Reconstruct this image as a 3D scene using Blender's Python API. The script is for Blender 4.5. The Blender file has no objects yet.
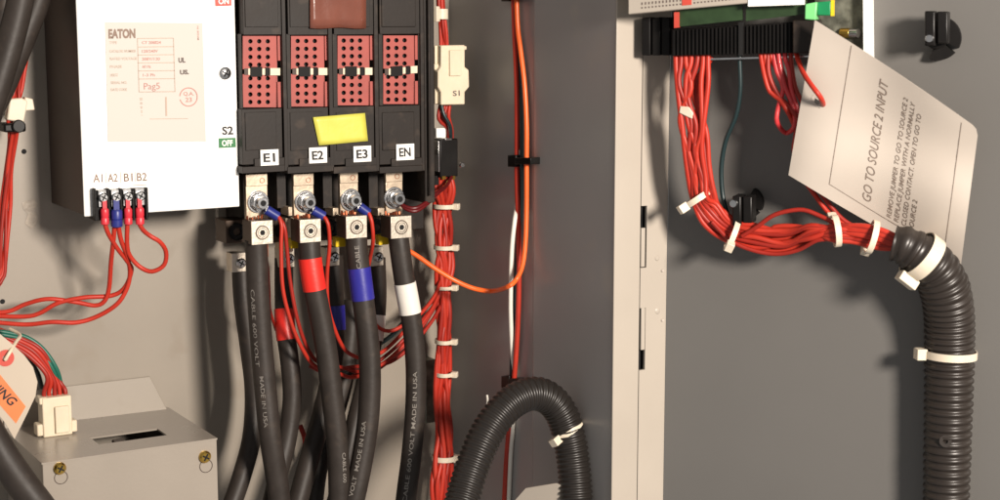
import bpy, bmesh, math, random
from mathutils import Vector, Matrix
from mathutils.geometry import intersect_line_plane
random.seed(7)
scene = bpy.context.scene
COL = scene.collection
V3 = Vector
def lin(c):
    return tuple(((x/255)/12.92 if x/255 <= .04045 else (((x/255)+.055)/1.055)**2.4) for x in c)

# ------------------------------------------------------------------ camera
F_PX = 1600.0
YAW, PITCH = math.radians(30.7), math.radians(8.5)
CAM = V3((0, -1.6, 0))
FW = V3((math.sin(YAW)*math.cos(PITCH), math.cos(YAW)*math.cos(PITCH), -math.sin(PITCH)))
RT = V3((math.cos(YAW), -math.sin(YAW), 0))
UP = RT.cross(FW)
cd = bpy.data.cameras.new('camera'); cam = bpy.data.objects.new('camera', cd); COL.objects.link(cam)
cd.sensor_width = 36; cd.lens = 36*F_PX/1000; cd.clip_start = .01; cd.clip_end = 100
m = Matrix((RT, UP, -FW)).transposed().to_4x4(); m.translation = CAM
cam.matrix_world = m
cd.dof.use_dof = True; cd.dof.focus_distance = 1.62; cd.dof.aperture_fstop = 8.0
scene.camera = cam

# ------------------------------------------------------------------ world, flash, exposure
w = bpy.data.worlds.new('World'); scene.world = w; w.use_nodes = True
bg = w.node_tree.nodes['Background']
bg.inputs[0].default_value = (1, .97, .95, 1); bg.inputs[1].default_value = .31
ld = bpy.data.lights.new('flash_softbox', 'AREA'); lo = bpy.data.objects.new('flash_softbox', ld); COL.objects.link(lo)
ld.shape = 'DISK'; ld.size = .37; ld.energy = 91; ld.color = (1, .90, .80)
lo.location = (.80, -2.45, .36)
lo.rotation_euler = (V3((.62, 0, -.15)) - V3(lo.location)).to_track_quat('-Z', 'Y').to_euler()
scene.view_settings.view_transform = 'Standard'; scene.view_settings.look = 'None'
scene.view_settings.exposure = 0; scene.view_settings.gamma = 1

# ------------------------------------------------------------------ projection on the real surfaces
XW = .883                       # cabinet side wall plane
YF = -.334                      # cabinet front plane
def ray(px, py):
    return (FW + RT*((px-500)/F_PX) + UP*((250-py)/F_PX)).normalized()
def hit(px, py, p0, n):
    d = ray(px, py); return CAM + d*((p0-CAM).dot(n)/d.dot(n))
class Plane:
    def __init__(s, p0, right, n, k=1):
        s.p0, s.r, s.u, s.n, s.k = p0, right, V3((0, 0, 1)), n, k
    def __call__(s, px, py, h=0):
        return hit(px, py, s.p0 + s.n*h*s.k, s.n)
PB = Plane(V3((0, 0, 0)), V3((1, 0, 0)), V3((0, -1, 0)))
PW = Plane(V3((XW, 0, 0)), V3((0, -1, 0)), V3((-1, 0, 0)))
PF = Plane(V3((0, YF, 0)), V3((1, 0, 0)), V3((0, -1, 0)))
AD = math.radians(52)
DP0 = PF(667.5, 250); DP0.z = 0
PD = Plane(DP0, V3((math.cos(AD), -math.sin(AD), 0)), V3((-math.sin(AD), -math.cos(AD), 0)), .9)
def pxs(p):                      # metres per photo pixel at point p
    return (p-CAM).dot(FW)/F_PX

# ------------------------------------------------------------------ materials
def mat(name, col, rough=.5, metal=0, var=.12, vscale=30, bump=0, bscale=300, spec=.5, coat=0, trans=0, alpha=1, speck=None, sss=0):
    m = bpy.data.materials.new(name); m.use_nodes = True
    nt = m.node_tree; b = nt.nodes['Principled BSDF']
    c = lin(col)
    tc = nt.nodes.new('ShaderNodeTexCoord')
    nz = nt.nodes.new('ShaderNodeTexNoise'); nz.inputs['Scale'].default_value = vscale; nz.inputs['Detail'].default_value = 6
    nt.links.new(tc.outputs['Object'], nz.inputs['Vector'])
    rp = nt.nodes.new('ShaderNodeValToRGB')
    rp.color_ramp.elements[0].position = .3; rp.color_ramp.elements[1].position = .7
    rp.color_ramp.elements[0].color = (*[x*(1-var) for x in c], 1)
    rp.color_ramp.elements[1].color = (*[min(1, x*(1+var)) for x in c], 1)
    nt.links.new(nz.outputs['Fac'], rp.inputs['Fac'])
    out = rp.outputs['Color']
    if speck:
        n2 = nt.nodes.new('ShaderNodeTexNoise'); n2.inputs['Scale'].default_value = speck[1]; n2.inputs['Detail'].default_value = 3
        nt.links.new(tc.outputs['Object'], n2.inputs['Vector'])
        r2 = nt.nodes.new('ShaderNodeValToRGB'); r2.color_ramp.elements[0].position = speck[2]; r2.color_ramp.elements[1].position = speck[2]+.1
        nt.links.new(n2.outputs['Fac'], r2.inputs['Fac'])
        mx = nt.nodes.new('ShaderNodeMix'); mx.data_type = 'RGBA'
        nt.links.new(r2.outputs['Color'], mx.inputs['Factor']); nt.links.new(out, mx.inputs['A'])
        mx.inputs['B'].default_value = (*lin(speck[0]), 1); out = mx.outputs['Result']
    nt.links.new(out, b.inputs['Base Color'])
    mr = nt.nodes.new('ShaderNodeMapRange'); mr.inputs['To Min'].default_value = rough*.85; mr.inputs['To Max'].default_value = min(1, rough*1.2)
    nt.links.new(nz.outputs['Fac'], mr.inputs['Value']); nt.links.new(mr.outputs['Result'], b.inputs['Roughness'])
    b.inputs['Metallic'].default_value = metal
    b.inputs['Specular IOR Level'].default_value = spec
    b.inputs['Coat Weight'].default_value = coat
    b.inputs['Transmission Weight'].default_value = trans
    b.inputs['Alpha'].default_value = alpha
    if sss:
        b.inputs['Subsurface Weight'].default_value = sss; b.inputs['Subsurface Radius'].default_value = (.004, .003, .002)
    if bump:
        n3 = nt.nodes.new('ShaderNodeTexNoise'); n3.inputs['Scale'].default_value = bscale; n3.inputs['Detail'].default_value = 4
        nt.links.new(tc.outputs['Object'], n3.inputs['Vector'])
        bp = nt.nodes.new('ShaderNodeBump'); bp.inputs['Strength'].default_value = bump; bp.inputs['Distance'].default_value = .001
        nt.links.new(n3.outputs['Fac'], bp.inputs['Height']); nt.links.new(bp.outputs['Normal'], b.inputs['Normal'])
    return m
M = {}
M['paint'] = mat('grey_enamel_paint', (147, 138, 126), .42, var=.06, vscale=7, bump=.05, bscale=300, speck=((142, 132, 119), 18, .55))
M['wallpaint'] = mat('dark_side_enamel', (154, 151, 149), .34, var=.06, vscale=6, bump=.05, bscale=300, speck=((158, 153, 148), 14, .58))
M['jamb'] = mat('light_flange_enamel', (172, 163, 151), .42, var=.04, vscale=9, bump=.05, bscale=300)
M['doorpaint'] = mat('door_grey_enamel', (101, 99, 96), .38, var=.04, vscale=5, bump=.04, bscale=260)
M['white'] = mat('white_powder_coat', (240, 238, 234), .45, var=.02, bump=.08)
M['steel'] = mat('box_steel', (62, 48, 40), .5, metal=.1, var=.15, vscale=12)
M['greybox'] = mat('small_box_enamel', (150, 141, 130), .28, var=.04, vscale=14, bump=.15, bscale=350)
M['galv'] = mat('galvanised_sheet', (118, 118, 106), .45, metal=.6, var=.55, vscale=90, bump=.3, bscale=160)
M['zinc'] = mat('zinc_plated_steel', (205, 205, 205), .24, metal=1, var=.1, vscale=60, bump=.1)
M['tin'] = mat('tinned_copper_bar', (225, 205, 180), .33, metal=.75, var=.12, vscale=70, bump=.15, bscale=250)
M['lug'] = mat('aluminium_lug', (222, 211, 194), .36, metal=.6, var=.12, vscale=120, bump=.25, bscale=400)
M['lugside'] = mat('dark_lug_side', (78, 62, 50), .45, metal=.3, var=.2, vscale=80)  # darker brown metal than the lug face
M['brass'] = mat('brass', (200, 165, 80), .25, metal=1, var=.12, vscale=80)
M['copper'] = mat('bare_copper', (150, 84, 58), .4, metal=.9, var=.25, vscale=200)
M['black'] = mat('black_moulded_plastic', (33, 27, 23), .5, var=.18, vscale=40, bump=.06, bscale=260, speck=((52, 43, 36), 46, .56), spec=.3)
M['blackdeep'] = mat('deep_black_plastic', (17, 15, 14), .55, var=.2, vscale=60, spec=.2)
M['blackgloss'] = mat('glossy_black_nylon', (20, 18, 17), .36, var=.15, vscale=60, spec=.25)
M['hole'] = mat('dark_opening', (9, 8, 8), .8)
M['rubber'] = mat('black_cable_jacket', (48, 42, 38), .50, var=.18, vscale=50, bump=.2, bscale=160, spec=.32, speck=((58, 50, 44), 60, .6))
M['conduit'] = mat('black_corrugated_loom', (34, 30, 27), .36, var=.15, vscale=50)
M['conduit2'] = mat('brownish_corrugated_loom', (42, 36, 32), .36, var=.15, vscale=50)
M['red'] = mat('red_pvc', (178, 48, 33), .42, var=.12, vscale=40, spec=.35)
M['redb'] = mat('red_pvc_warm', (180, 52, 36), .45, var=.12, vscale=40, spec=.35)
M['redd'] = mat('red_pvc_deeper', (150, 38, 28), .42, var=.14, vscale=40, spec=.35)
M['redp'] = mat('pinkish_red_pvc', (200, 54, 58), .38, var=.08, vscale=40, coat=.15)
M['orange'] = mat('orange_pvc', (244, 104, 42), .35, var=.06, vscale=40)
M['whitew'] = mat('white_pvc', (232, 226, 214), .4, var=.05)
M['greenw'] = mat('green_pvc', (28, 96, 80), .4, var=.1)
M['teal'] = mat('dark_teal_pvc', (26, 44, 46), .35, var=.1)
M['darkred'] = mat('dark_red_pvc', (92, 18, 20), .35, var=.1)
M['nylon'] = mat('natural_nylon', (214, 202, 182), .42, var=.05, vscale=50, sss=.3)
M['ivory'] = mat('ivory_plastic', (218, 203, 178), .42, var=.05, vscale=50, sss=.2)
M['redband'] = mat('red_vinyl_tape', (224, 44, 34), .38, var=.06, vscale=30, bump=.3, bscale=120)
M['blueband'] = mat('blue_vinyl_tape', (44, 42, 140), .38, var=.08, vscale=30, bump=.3, bscale=120)
M['whiteband'] = mat('white_vinyl_tape', (232, 226, 216), .42, var=.05, vscale=30, bump=.3, bscale=120)
M['grille'] = mat('salmon_fibre_plate', (160, 74, 66), .55, var=.12, vscale=45, bump=.1)
M['redcr'] = mat('red_crimp_sleeve', (206, 50, 62), .35, var=.1, vscale=90)
M['bluecr'] = mat('blue_crimp_sleeve', (34, 44, 120), .38, var=.12, vscale=90)
M['paper'] = mat('cream_sticker_paper', (194, 189, 181), .6, var=.02)
M['label'] = mat('white_label_paper', (240, 238, 232), .55, var=.02)
M['tag'] = mat('tan_tag_card', (184, 174, 163), .55, var=.035, vscale=18)
M['tagl'] = mat('pale_tag_card', (186, 172, 154), .55, var=.03, vscale=20)
M['inkt'] = mat('soft_grey_ink', (118, 104, 94), .6)
M['inkb'] = mat('black_ink', (26, 24, 24), .6)
M['inkg'] = mat('grey_ink', (98, 86, 80), .6)
M['inkbr'] = mat('brown_ink', (128, 106, 92), .6)
M['inkf'] = mat('faded_ink', (178, 156, 140), .6)
M['inkr'] = mat('red_ink', (182, 126, 116), .6)
M['green'] = mat('green_label', (38, 116, 62), .5)
M['pcb'] = mat('green_circuit_board', (34, 56, 28), .5, var=.2, vscale=90)
M['lgreen'] = mat('light_green_terminal', (120, 205, 128), .4, var=.05)
M['dgreen'] = mat('green_terminal', (20, 128, 78), .4, var=.08)
M['redlabel'] = mat('red_label', (190, 70, 56), .5)
M['yellow'] = mat('yellow_tape', (204, 198, 84), .4, var=.05, vscale=60, bump=.5, bscale=60)
M['yellowp'] = mat('yellow_plastic', (236, 200, 30), .4)
M['brown'] = mat('brown_film_tape', (122, 72, 58), .2, var=.12, vscale=40, alpha=.86, bump=.6, bscale=45, coat=.6)
M['orangel'] = mat('orange_warning_print', (226, 122, 66), .5)
M['residue'] = mat('pale_residue', (152, 141, 127), .45, var=.25, vscale=120, bump=.4)
M['dust'] = mat('white_print', (128, 122, 115), .6)
M['worn'] = mat('worn_white_print', (112, 106, 100), .7, var=.5, vscale=300)

# ------------------------------------------------------------------ mesh builder
class MB:
    def __init__(s): s.v = []; s.f = []
    def add(s, vs, fs):
        o = len(s.v); s.v += [V3(p) for p in vs]; s.f += [tuple(i+o for i in f) for f in fs]; return s
    def prism(s, fr, bk):
        n = len(fr)
        fs = [tuple(range(n)), tuple(range(2*n-1, n-1, -1))]
        fs += [(i, n+i, n+(i+1) % n, (i+1) % n) for i in range(n)]
        return s.add(list(fr)+list(bk), fs)
    def obox(s, c, ax, hd):
        a, b, d = [ax[i]*hd[i] for i in range(3)]
        return s.prism([c-a-b+d, c+a-b+d, c+a+b+d, c-a+b+d], [c-a-b-d, c+a-b-d, c+a+b-d, c-a+b-d])
    def cyl(s, p, axis, r, L, seg=24, r2=None, rot=0):
        axis = axis.normalized(); t = V3((0, 0, 1)) if abs(axis.z) < .9 else V3((1, 0, 0))
        a = axis.cross(t).normalized(); b = axis.cross(a); r2 = r if r2 is None else r2
        A = [p + (a*math.cos(2*math.pi*i/seg+rot)+b*math.sin(2*math.pi*i/seg+rot))*r for i in range(seg)]
        B = [p + axis*L + (a*math.cos(2*math.pi*i/seg+rot)+b*math.sin(2*math.pi*i/seg+rot))*r2 for i in range(seg)]
        return s.prism(B, A)
    def ring(s, p, axis, r0, r1, L, seg=28, c0=0, c1=1):
        axis = axis.normalized(); t = V3((0, 0, 1)) if abs(axis.z) < .9 else V3((1, 0, 0))
        a = axis.cross(t).normalized(); b = axis.cross(a)
        vs = []; fs = []
        full = c1-c0 >= 1; n = seg if full else seg+1
        for i in range(n):
            th = 2*math.pi*(c0+(c1-c0)*i/seg); d = a*math.cos(th)+b*math.sin(th)
            vs += [p+d*r0, p+d*r1, p+d*r1+axis*L, p+d*r0+axis*L]
        for i in range(seg):
            j = (i+1) % n
            for k in range(4):
                fs.append((4*i+k, 4*i+(k+1) % 4, 4*j+(k+1) % 4, 4*j+k))
        if not full: fs += [(0, 1, 2, 3), (4*seg+3, 4*seg+2, 4*seg+1, 4*seg)]
        return s.add(vs, fs)
    def tube(s, pts, rad, seg=12, caps=True):
        n = len(pts)
        if not hasattr(rad, '__len__'): rad = [rad]*n
        T = [(pts[min(i+1, n-1)]-pts[max(i-1, 0)]).normalized() for i in range(n)]
        a = T[0].cross(V3((.3, .2, 1))).normalized()
        vs = []; fs = []
        for i in range(n):
            a = (a - T[i]*a.dot(T[i])).normalized(); b = T[i].cross(a)
            vs += [pts[i] + (a*math.cos(2*math.pi*k/seg)+b*math.sin(2*math.pi*k/seg))*rad[i] for k in range(seg)]
        for i in range(n-1):
            for k in range(seg):
                k2 = (k+1) % seg
                fs.append((i*seg+k, i*seg+k2, (i+1)*seg+k2, (i+1)*seg+k))
        if caps: fs += [tuple(range(seg-1, -1, -1)), tuple((n-1)*seg+k for k in range(seg))]
        return s.add(vs, fs)
    def build(s, name, material, parent=None, smooth=False, bevel=0, bseg=2):
        org = V3(parent['_o']) if parent is not None else sum(s.v, V3())/len(s.v)
        me = bpy.data.meshes.new(name)
        me.from_pydata([tuple(v-org) for v in s.v], [], s.f); me.materials.append(M[material])
        bm = bmesh.new(); bm.from_mesh(me); bmesh.ops.recalc_face_normals(bm, faces=bm.faces)
        bm.to_mesh(me); bm.free()
        if smooth:
            for p in me.polygons: p.use_smooth = True
            me.set_sharp_from_angle(angle=math.radians(42))
        o = bpy.data.objects.new(name, me); COL.objects.link(o)
        if parent is not None: o.parent = parent
        else: o.location = org
        o['_o'] = tuple(org)
        if bevel:
            md = o.modifiers.new('bevel', 'BEVEL'); md.width = bevel; md.segments = bseg; md.limit_method = 'ANGLE'; md.angle_limit = math.radians(40)
            md.harden_normals = False
            for p in me.polygons: p.use_smooth = True
            me.set_sharp_from_angle(angle=math.radians(25))
        return o
def tag(o, label=None, cat=None, group=None, kind=None):
    if label: o['label'] = label
    if cat: o['category'] = cat
    if group: o['group'] = group
    if kind: o['kind'] = kind
    return o
def thing(name, label, cat, loc, group=None):
    o = bpy.data.objects.new(name, None); COL.objects.link(o); o.location = loc; o['_o'] = tuple(loc)
    o.empty_display_size = .01
    return tag(o, label, cat, group)
def rect(P, x0, y0, x1, y1, h):          # upright rectangle on a plane from photo pixels
    xc, yc = (x0+x1)/2, (y0+y1)/2
    a = P(x0, yc, h); b = P(x1, yc, h); t = P(xc, y0, h).z; d = P(xc, y1, h).z
    return [V3((a.x, a.y, d)), V3((b.x, b.y, d)), V3((b.x, b.y, t)), V3((a.x, a.y, t))]
def slab(mb, P, x0, y0, x1, y1, h, th):
    f = rect(P, x0, y0, x1, y1, h); return mb.prism(f, [p - P.n*th for p in f])
def quad(mb, P, pts, h, th):
    f = [P(x, y, h) for x, y in pts]; return mb.prism(f, [p - P.n*th for p in f])
def smooth_path(pts, step=.004):
    P = [pts[0]*2-pts[1]] + list(pts) + [pts[-1]*2-pts[-2]]
    out = []
    for i in range(1, len(P)-2):
        n = max(2, int((P[i+1]-P[i]).length/step))
        p0, p1, p2, p3 = P[i-1:i+3]
        for k in range(n):
            t = k/n
            out.append(.5*((2*p1)+(p2-p0)*t+(2*p0-5*p1+4*p2-p3)*t*t+(3*p1-p0-3*p2+p3)*t**3))
    out.append(pts[-1]); return out
def path(P, pts, step=.004):
    return smooth_path([P(*p) for p in pts], step)
def arclen(pts):
    L = [0]
    for i in range(1, len(pts)): L.append(L[-1]+(pts[i]-pts[i-1]).length)
    return L
def at_len(pts, L, s):
    s = max(0, min(L[-1]-1e-6, s))
    for i in range(1, len(pts)):
        if L[i] >= s:
            t = (s-L[i-1])/max(1e-9, L[i]-L[i-1]); return pts[i-1].lerp(pts[i], t), (pts[i]-pts[i-1]).normalized()
    return pts[-1], (pts[-1]-pts[-2]).normalized()
# lettering ---------------------------------------------------------
_tc = {}
def glyphs(s, bold=.0):
    k = (s, bold)
    if k in _tc: return _tc[k]
    cu = bpy.data.curves.new('lettering_source', 'FONT'); cu.body = s; cu.size = 1; cu.offset = bold; cu.resolution_u = 3
    ob = bpy.data.objects.new('lettering_source', cu); COL.objects.link(ob)
    me = bpy.data.meshes.new_from_object(ob.evaluated_get(bpy.context.evaluated_depsgraph_get()))
    vs = [v.co.copy() for v in me.vertices]; fs = [tuple(p.vertices) for p in me.polygons]
    bpy.data.objects.remove(ob); bpy.data.curves.remove(cu); bpy.data.meshes.remove(me)
    x0 = min(v.x for v in vs); x1 = max(v.x for v in vs)
    _tc[k] = ([(v.x-x0, v.y) for v in vs], fs, x1-x0); return _tc[k]
CAPH = .7
def text_px(mb, P, s, p0, p1, hpx, h, bold=.012, up=None):
    """letters laid on plane P from baseline pixel p0 to p1, capital height hpx"""
    vs, fs, W = glyphs(s, bold)
    d = V3((p1[0]-p0[0], p1[1]-p0[1], 0)); L = d.length; d /= L
    u = V3(up).to_3d().normalized() if up else V3((d.y, -d.x, 0))
    mb.add([P(p0[0]+d.x*x/W*L+u.x*y/CAPH*hpx, p0[1]+d.y*x/W*L+u.y*y/CAPH*hpx, h) for x, y in vs], fs)
def text_map(mb, s, fn, bold=.012):
    vs, fs, W = glyphs(s, bold); mb.add([fn(x/W, y/CAPH) for x, y in vs], fs)
def text_tube(mb, s, pts, r, s0, length, height, flip=False, off=0, bold=.01):
    vs, fs, W = glyphs(s, bold); L = arclen(pts); out = []
    for x, y in vs:
        q = s0 + (x/W*length)*(-1 if flip else 1)
        p, T = at_len(pts, L, q)
        N = (CAM-p); N = (N-T*N.dot(T)).normalized(); B = T.cross(N)
        if flip: B = -B
        ph = off + (y/CAPH-.5)*height/r
        out.append(p + (N*math.cos(ph) - B*math.sin(ph))*(r+.0004))
    mb.add(out, fs)

# ================================================================== SETTING
b = MB(); b.prism([V3((-.35, 0, -.75)), V3((XW, 0, -.75)), V3((XW, 0, .45)), V3((-.35, 0, .45))],
                  [V3((-.35, .003, -.75)), V3((XW, .003, -.75)), V3((XW, .003, .45)), V3((-.35, .003, .45))])
tag(b.build('back_wall', 'paint'), kind='structure')
b = MB(); c = .534*0+PW(533, 250).y       # fold line across the side wall
b.prism([V3((XW, .003, -.75)), V3((XW, c, -.75)), V3((XW-.0015, c-.004, -.75)), V3((XW-.0015, YF+.0025, -.75)), V3((XW+.003, YF+.0025, -.75)), V3((XW+.003, .003, -.75))],
        [V3((XW, .003, .45)), V3((XW, c, .45)), V3((XW-.0015, c-.004, .45)), V3((XW-.0015, YF+.0025, .45)), V3((XW+.003, YF+.0025, .45)), V3((XW+.003, .003, .45))])
tag(b.build('side_wall', 'wallpaint'), kind='structure')
xs = PF(640.3, 250).x; xe = DP0.x
b = MB(); b.prism([V3((XW-.002, YF, -.75)), V3((xs, YF, -.75)), V3((xs, YF, .45)), V3((XW-.002, YF, .45))],
                  [V3((XW-.002, YF+.002, -.75)), V3((xs, YF+.002, -.75)), V3((xs, YF+.002, .45)), V3((XW-.002, YF+.002, .45))])
tag(b.build('front_jamb', 'jamb', bevel=.0008), kind='structure')
# hinge leaf of the door, with knuckle slots
dr = thing('door', None, None, (xe, YF, 0)); dr['kind'] = 'structure'
b = MB()
xa = xs+.0012
cuts = [(.45, PF(644, 206).z, xa), (PF(644, 206).z, PF(644, 268).z, xa+.0070), (PF(644, 268).z, PF(644, 308).z, xa), (PF(644, 308).z, PF(644, 370).z, xa+.0070), (PF(644, 370).z, -.75, xa)]
for z1, z0, x0 in cuts:
    b.prism([V3((x0, YF+.001, z0)), V3((xe+.0006, YF+.001, z0)), V3((xe+.0006, YF+.001, z1)), V3((x0, YF+.001, z1))],
            [V3((x0, YF+.004, z0)), V3((xe+.0006, YF+.004, z0)), V3((xe+.0006, YF+.004, z1)), V3((x0, YF+.004, z1))])
b.build('hinge_leaf', 'jamb', dr)
for y0, y1 in ((228, 267), (308, 350)):
    b = MB(); slab(b, PF, 641.3, y0, 645.2, y1, -.0005, .003); b.build('hinge_knuckle', 'jamb', dr, bevel=.0006)
b = MB(); slab(b, PF, 636, -60, 652, 520, -.009, .001); b.build('hinge_gap_backing', 'hole', dr)
for x, y, r in ((657, 258, 3), (657.5, 311, 3.4)):
    b = MB(); p = PF(x, y, -.001); b.cyl(p, PF.n, r*pxs(p), .0008, 20, r*pxs(p)*.7); b.build('rivet', 'jamb', dr, smooth=True)
for x, y in ((662, 270.5), (662, 320)):
    b = MB(); p = PF(x, y, -.001); b.cyl(p, PF.n, 1.9*pxs(p), .0018, 16, 1.2*pxs(p)); b.build('rivet', 'tag', dr, smooth=True)
# door sheet
E = DP0 + PD.r*.60
def dz(p, z): return V3((p.x, p.y, z))
b = MB(); b.prism([dz(DP0, -.75), dz(E, -.75), dz(E, .45), dz(DP0, .45)], [dz(DP0-PD.n*.002, -.75), dz(E-PD.n*.002, -.75), dz(E-PD.n*.002, .45), dz(DP0-PD.n*.002, .45)])
b.build('door_panel', 'doorpaint', dr)

# scuffed adhesive patch on the panel
b = MB(); quad(b, PB, [(22, 203), (27, 200), (33, 199), (38, 204), (34, 210), (38, 217), (36, 226), (31, 229), (25, 223), (28, 214), (23, 209)], .0005, .0004)
tag(b.build('adhesive_residue', 'residue'), 'small pale torn adhesive residue on the panel left of the white box', 'mark')
# ================================================================== WHITE CONTROL MODULE
cm = thing('control_module', 'white metal control box with printed rating sticker and four screw terminals', 'control box', PB(160, 212, 0))
b = MB(); slab(b, PB, 79.3, -60, 236, 211.2, .1155, .115); b.build('housing', 'steel', cm, bevel=.0015)
b = MB(); slab(b, PB, 79.0, -60, 236.6, 212, .118, .002)
b.build('front_cover', 'white', cm, bevel=.001)
stk = MB(); quad(stk, PB, [(108, 142), (206, 141.5), (202.5, 23), (105, 22)], .1186, .0004)
st = stk.build('rating_sticker', 'paper', cm)
b = MB(); H = .1189
text_px(b, PB, 'EATON', (108.5, 38), (135.5, 37.6), 8.5, H, .05)
b.build('lettering', 'inkbr', st)
b = MB()
for s_, x0, x1, y in (('TYPE', 109.5, 117, 44), ('CATALOG NUMBER', 109.5, 136, 52.5), ('RATED VOLTAGE', 110, 137, 60), ('PHASE', 110, 122, 68), ('HERTZ', 110.5, 118, 76.5), ('SERIAL NO.', 111, 127, 84), ('DATE CODE', 111, 127, 91)):
    text_px(b, PB, s_, (x0, y), (x1, y-.2), 2.6, H)
b.build('lettering', 'inkf', st)
b = MB()
for s_, x0, x1, y in (('CT 208824', 142, 161, 44), ('120/240V', 142, 158, 52.6), ('208Y/120', 142, 160, 60.4), ('60 Hz', 142.5, 151, 68), ('1-3 Ph', 143, 155, 76.5)):
    text_px(b, PB, s_, (x0, y), (x1, y-.2), 2.8, H)
text_px(b, PB, 'Pag5', (144, 89.5), (160, 89), 6.5, H, 0)
b.build('lettering', 'inkr', st)
b = MB()
def line_px(mb, P, x0, y0, x1, y1, wd, h):
    d = V3((x1-x0, y1-y0, 0)).normalized(); q = V3((-d.y, d.x, 0))*wd/2
    f = [P(x0+q.x, y0+q.y, h), P(x1+q.x, y1+q.y, h), P(x1-q.x, y1-q.y, h), P(x0-q.x, y0-q.y, h)]
    mb.add(f, [(0, 1, 2, 3)])
for y in (38.5, 47, 55, 63, 71, 79, 92):
    line_px(b, PB, 137.5+(y-38)*.03, y, 173.5+(y-38)*.03, y-.4, .7, H)
for x in (137.5, 173.5): line_px(b, PB, x, 38.3, x+1.6, 91.8, .7, H)
for i in range(14): 
    if i % 3: line_px(b, PB, 139.5+i*.15, 97+i*1.4, 142.5, 97+i*1.4, .8, H)
line_px(b, PB, 166, 97, 166.4, 116, 1.6, H); line_px(b, PB, 150, 119, 188, 118.6, .6, H)
b.build('table_lines', 'inkf', st)
b = MB(); text_px(b, PB, 'UL', (178.5, 62.5), (185.5, 62.3), 4.6, H, .05); text_px(b, PB, 'US.', (180, 74.3), (189, 74), 4.2, H, .05)
b.build('lettering', 'inkg', st)
b = MB(); p = PB(188.5, 97, H-.0002); b.ring(p, PB.n, 8.6*pxs(p), 9.6*pxs(p), .0002, c0=.04, c1=.98)
text_px(b, PB, 'Q.A.', (183.5, 95.5), (194, 95.3), 3.6, H); text_px(b, PB, '23', (185.5, 102), (192, 101.8), 4.5, H)
text_px(b, PB, 'MADE IN', (199, 40), (198.6, 26), 1.6, H)
b.build('inspection_stamp', 'inkr', st)
b = MB(); H = .1183
for s_, x0, x1, y in (('A1', 93.3, 102.8, 182.3), ('A2', 107.8, 117.8, 181.9), ('B1', 124, 132.8, 181.4), ('B2', 137, 147, 181)):
    text_px(b, PB, s_, (x0, y), (x1, y-.3), 8.0, H, .015)
b.build('terminal_lettering', 'inkbr', cm)
b = MB(); line_px(b, PB, 105.6, 172, 106, 183, .6, H); line_px(b, PB, 120.5, 172, 121, 183, .6, H); line_px(b, PB, 135, 171.5, 135.3, 182, .6, H); line_px(b, PB, 133, 185.5, 146.5, 184.6, .8, H)
b.build('printed_divider', 'inkf', cm)
b = MB(); text_px(b, PB, 'S2', (222.3, 134.6), (233.4, 134.2), 7.8, H, .03); b.build('switch_lettering', 'inkb', cm)
b = MB(); quad(b, PB, [(219, 148), (236, 147.2), (235.5, 137.8), (218.8, 138.3)], .1187, .0006); g = b.build('green_marker', 'green', cm)
b = MB(); text_px(b, PB, 'OFF', (222, 146), (232.8, 145.6), 5.6, .1189, .03); b.build('lettering', 'label', g)
b = MB(); quad(b, PB, [(215.5, 6.2), (231.5, 5.6), (231, -6), (215, -6)], .1187, .0006); g = b.build('red_marker', 'redlabel', cm)
b = MB(); text_px(b, PB, 'ON', (218.5, 4), (229, 3.6), 5.4, .1189, .03); b.build('lettering', 'label', g)
def screw(parent, P, x, y, h, r, material='zinc', slot=True, L=.0025, name='screw'):
    p = P(x, y, h); r *= pxs(p); b = MB(); b.cyl(p, P.n, r, L*.5, 24); b.cyl(p+P.n*L*.5, P.n, r, L*.5, 24, r*.72)
    o = b.build(name, material, parent, smooth=True)
    if slot:
        b = MB(); a = (P.r*.5+P.u*.86); c_ = P.n.cross(a)
        b.obox(p+P.n*L*1.0, [a, c_, P.n], [r*.62, r*.13, .0002]); b.obox(p+P.n*L*1.0, [c_, a, P.n], [r*.62, r*.13, .00021]); b.build('screw_recess', 'hole', o)
    return o
screw(cm, PB, 224.8, 73.2, .118, 6.2, L=.003)
# terminal block A1..B2
b = MB(); slab(b, PB, 94.5, 189, 148.5, 219, .122, .02); tb = b.build('terminal_block', 'blackdeep', cm, bevel=.0006)
for x in (95.5, 109, 121.5, 133.7, 146.8):
    b = MB(); slab(b, PB, x-1.0, 188.5, x+1.0, 221-(x-95)*.02, .128, .007); b.build('barrier', 'blackdeep', tb, bevel=.0004)
for x, yb in ((102.4, 198), (115.3, 197.6), (127.2, 197), (139.4, 196.4)):
    b = MB(); slab(b, PB, x-4.0, yb-8, x+5.4, yb+9, .1250, .0030); b.build('clamp_plate', 'zinc', tb, bevel=.0004)
    screw(tb, PB, x+.7, yb-.5, .1252, 5.0, L=.0030, name='terminal_screw')

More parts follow.
